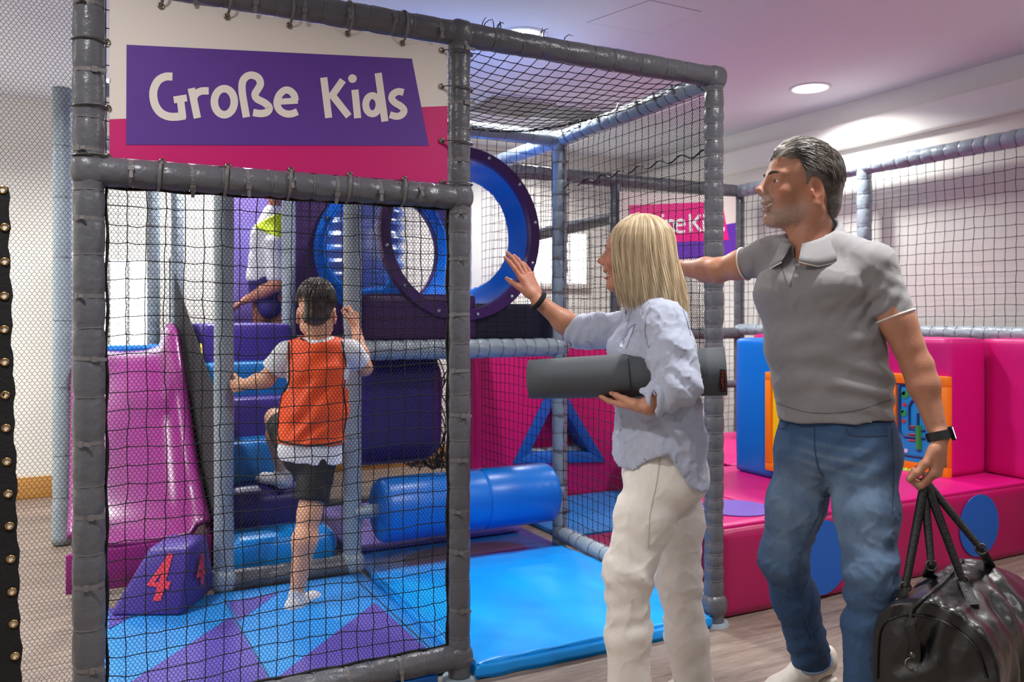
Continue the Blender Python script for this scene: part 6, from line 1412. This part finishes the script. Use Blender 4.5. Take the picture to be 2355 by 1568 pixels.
    gs = [fold(Pv(745, 930, 3.56), .17, UPn*.8-RTn*.65, 11, .009, 1), fold(Pv(715, 990, 3.56), .12, UPn*.8-RTn*.6, 13, .007, 2), fold(Pv(735, 840, 3.56), .1, UPn*.8-RTn*.3, 11, .004, 3)]; v.disp(lambda p: sum(g(p) for g in gs)+.003*sn(p, 16, 2)); bib = flesh('bib', [v.mesh()], M_BIB, root)
    bpy.context.view_layer.update()
    def stitch(o, pts, r, m, nm, k=6, lift=.0):
        q = []
        for p in spline(pts, k):
            ok, loc, nr, _ = o.ray_cast(CAM, (P(p[0], p[1], 1)-CAM).normalized())
            if ok: q.append(loc+nr*lift)
        if len(q) > 2: sweep(nm, q, r, m, o, n=6)
    stitch(bib, [(664, 788), (665, 840), (664, 880), (650, 905), (642, 950), (639, 990), (643, 1014)], .0045, M_TRB, 'bib_edge'); stitch(bib, [(643, 1014), (690, 1023), (740, 1023), (786, 1014)], .0045, M_TRB, 'bib_edge'); stitch(bib, [(786, 785), (794, 830), (795, 865), (790, 900), (796, 950), (788, 1005)], .0045, M_TRB, 'bib_edge'); stitch(bib, [(690, 778), (710, 786), (735, 788), (765, 776)], .0045, M_TRB, 'neck_edge')
    v = vol([hR, kR, hL, kL], .13, .006); v.loft(hp_+UPn*.02, hp_-UPn*.05, .115, .085, .115, .09, RTn, .03); v.loft(hR, hR*.1+kR*.9, .082, .084, .07, .072, RTn, .03); v.loft(hL, hL*.25+kL*.75, .08, .08, .066, .068, RTn, .03); v.cut(hR*.18+kR*.82, kR-hR, .12); v.cut(hL*.32+kL*.68, kL-hL, .12); g1 = fold(hR*.5+kR*.5, .1, UPn*.5+RTn, 14, .006, 3); v.disp(lambda p: g1(p)+.003*sn(p, 20, 3)); flesh('shorts', [v.mesh()], M_SHT, root)
    for a_, d_, dn in ((aR, nz(FWn*.75+RTn*.25), .0), (aL, nz(-RTn*.8+FWn*.5), .0)):
        v = vol([a_, a_+d_*.2, a_-UPn*.1], .06, .0045); b_ = a_-UPn*.052; v.chain([a_+UPn*.015, a_-UPn*.03], [.033, .036], .01); v.cone(b_-d_*.03+UPn*.014, b_+d_*.12+UPn*.008, .034, .031, .03); v.ell(b_+d_*.13+UPn*.006, (.045, .036, .022), [d_, np.cross(UPn, d_), UPn], .02); v.cut(b_-UPn*.016, -UPn, .3)
        flesh('sock', [v.mesh()], mat('grey_white_sock', (200, 200, 206), .9, bump=.5, bscale=200, var=.2, vscale=60), root)
build_boy()

# ------------------------------------------------------------------ the child on the upper level
def build_child():
    q0 = P(612, 650, 5.55); root = thing('person', Vector((q0.x, q0.y, .92)), 'child in white shirt and lime bib on the upper level behind the pole', 'person')
    nb_, ch, ws = Pv(632, 478, 5.55), Pv(618, 545, 5.55), Pv(604, 640, 5.55); ff = nz(FWn*.6-RTn*.8); lt = np.cross(UPn, ff); hip = Pv(612, 668, 5.58)
    H = Head(Pv(628, 425, 5.55), ff, UPn, .86); v = vol([H.p(.16, .1, .16), H.p(-.13, -.1, -.1), nb_], .05, .006); H.build(v, False, False, nb_, .045); parts = [v.mesh()]
    sA, eA, wA = Pv(628, 560, 5.46), Pv(636, 655, 5.42), Pv(566, 690, 5.5)
    v = vol([sA, eA, wA], .13, .006); v.chain([sA, eA], [.042, .042], .02); v.chain([eA, eA*.6+wA*.4, wA], [.044, .042, .026], .02); hand(v, wA, nz(wA-eA), -UPn, 1, .8); parts.append(v.mesh())
    for px in (600, 640): 
        k_, a_ = Pv(px, 760, 5.62), Pv(px, 832, 5.62); v = vol([hip, k_, a_], .1, .008); v.chain([Pv(px, 690, 5.58), k_, a_], [.06, .045, .035], .03); parts.append(v.mesh())
    flesh('body', parts, skin_mat('skin_child', (196, 132, 104), .5), root, lambda p: col((190, 128, 102), len(p[0]))); H.extras(root, (58, 48, 40), False)
    hv = vol([H.p(.13, .1, .18), H.p(-.13, -.1, -.1)], .03, .006); hv.ell(H.p(-.012, 0, .066), np.array((.112, .086, .102))*.86, H.R(), .02); hv.ell(H.p(.13, 0, -.01), (.08, .12, .08), H.R(), .01, 's'); hv.ell(H.p(.03, 0, -.08), (.09, .12, .08), H.R(), .01, 's'); flesh('hair', [hv.mesh()], mat('hair_child', (60, 46, 36), .5), root)
    def tor(v, g): v.loft(nb_-UPn*.03, ch, .08+g, .06+g, .12+g, .088+g, lt, .04); v.loft(ch, ws, .12+g, .088+g, .118+g, .09+g, lt, .04)
    v = vol([nb_, ws, sA, eA], .15, .008); tor(v, 0); v.cone(nb_-UPn*.03, sA, .05, .055, .03); v.cone(sA, eA*.8+sA*.2, .055, .06, .03); v.cut(ws-UPn*.02, -UPn, .3); g = fold(Pv(600, 590, 5.45), .15, UPn+RTn*.5, 9, .008, 2); v.disp(lambda p: g(p)+.004*sn(p, 14, 2)); flesh('t_shirt', [v.mesh()], mat('white_tee', (226, 228, 234), .85), root)
    v = vol([nb_, ws, sA], .15, .007); tor(v, .016); v.cone(nb_-UPn*.03, sA, .05, .065, .03); c = Pv(588, 522, 5.5); v.cut(c, nz(-UPn*.9-RTn*.42), .5); v.cut(c, nz(UPn*.86-RTn*.5), .5); flesh('bib', [v.mesh()], mat('lime_bib', (206, 232, 20), .6), root)
    v = vol([hip], .2, .008); v.loft(Pv(608, 640, 5.55), hip, .112, .09, .118, .095, lt, .03); v.cone(hip, Pv(620, 705, 5.55), .085, .08, .04); flesh('shorts', [v.mesh()], mat('indigo_shorts', (52, 44, 120), .7), root)
    pf = cushion('platform_pad', (.62, .5, .1), .02, M_INDIGO, None, (0, 0, 0), cuts=4); pf.location = (q0.x+.02, q0.y+.08, .885); tag(pf, 'indigo platform under the child on the upper level', 'pad')
build_child()
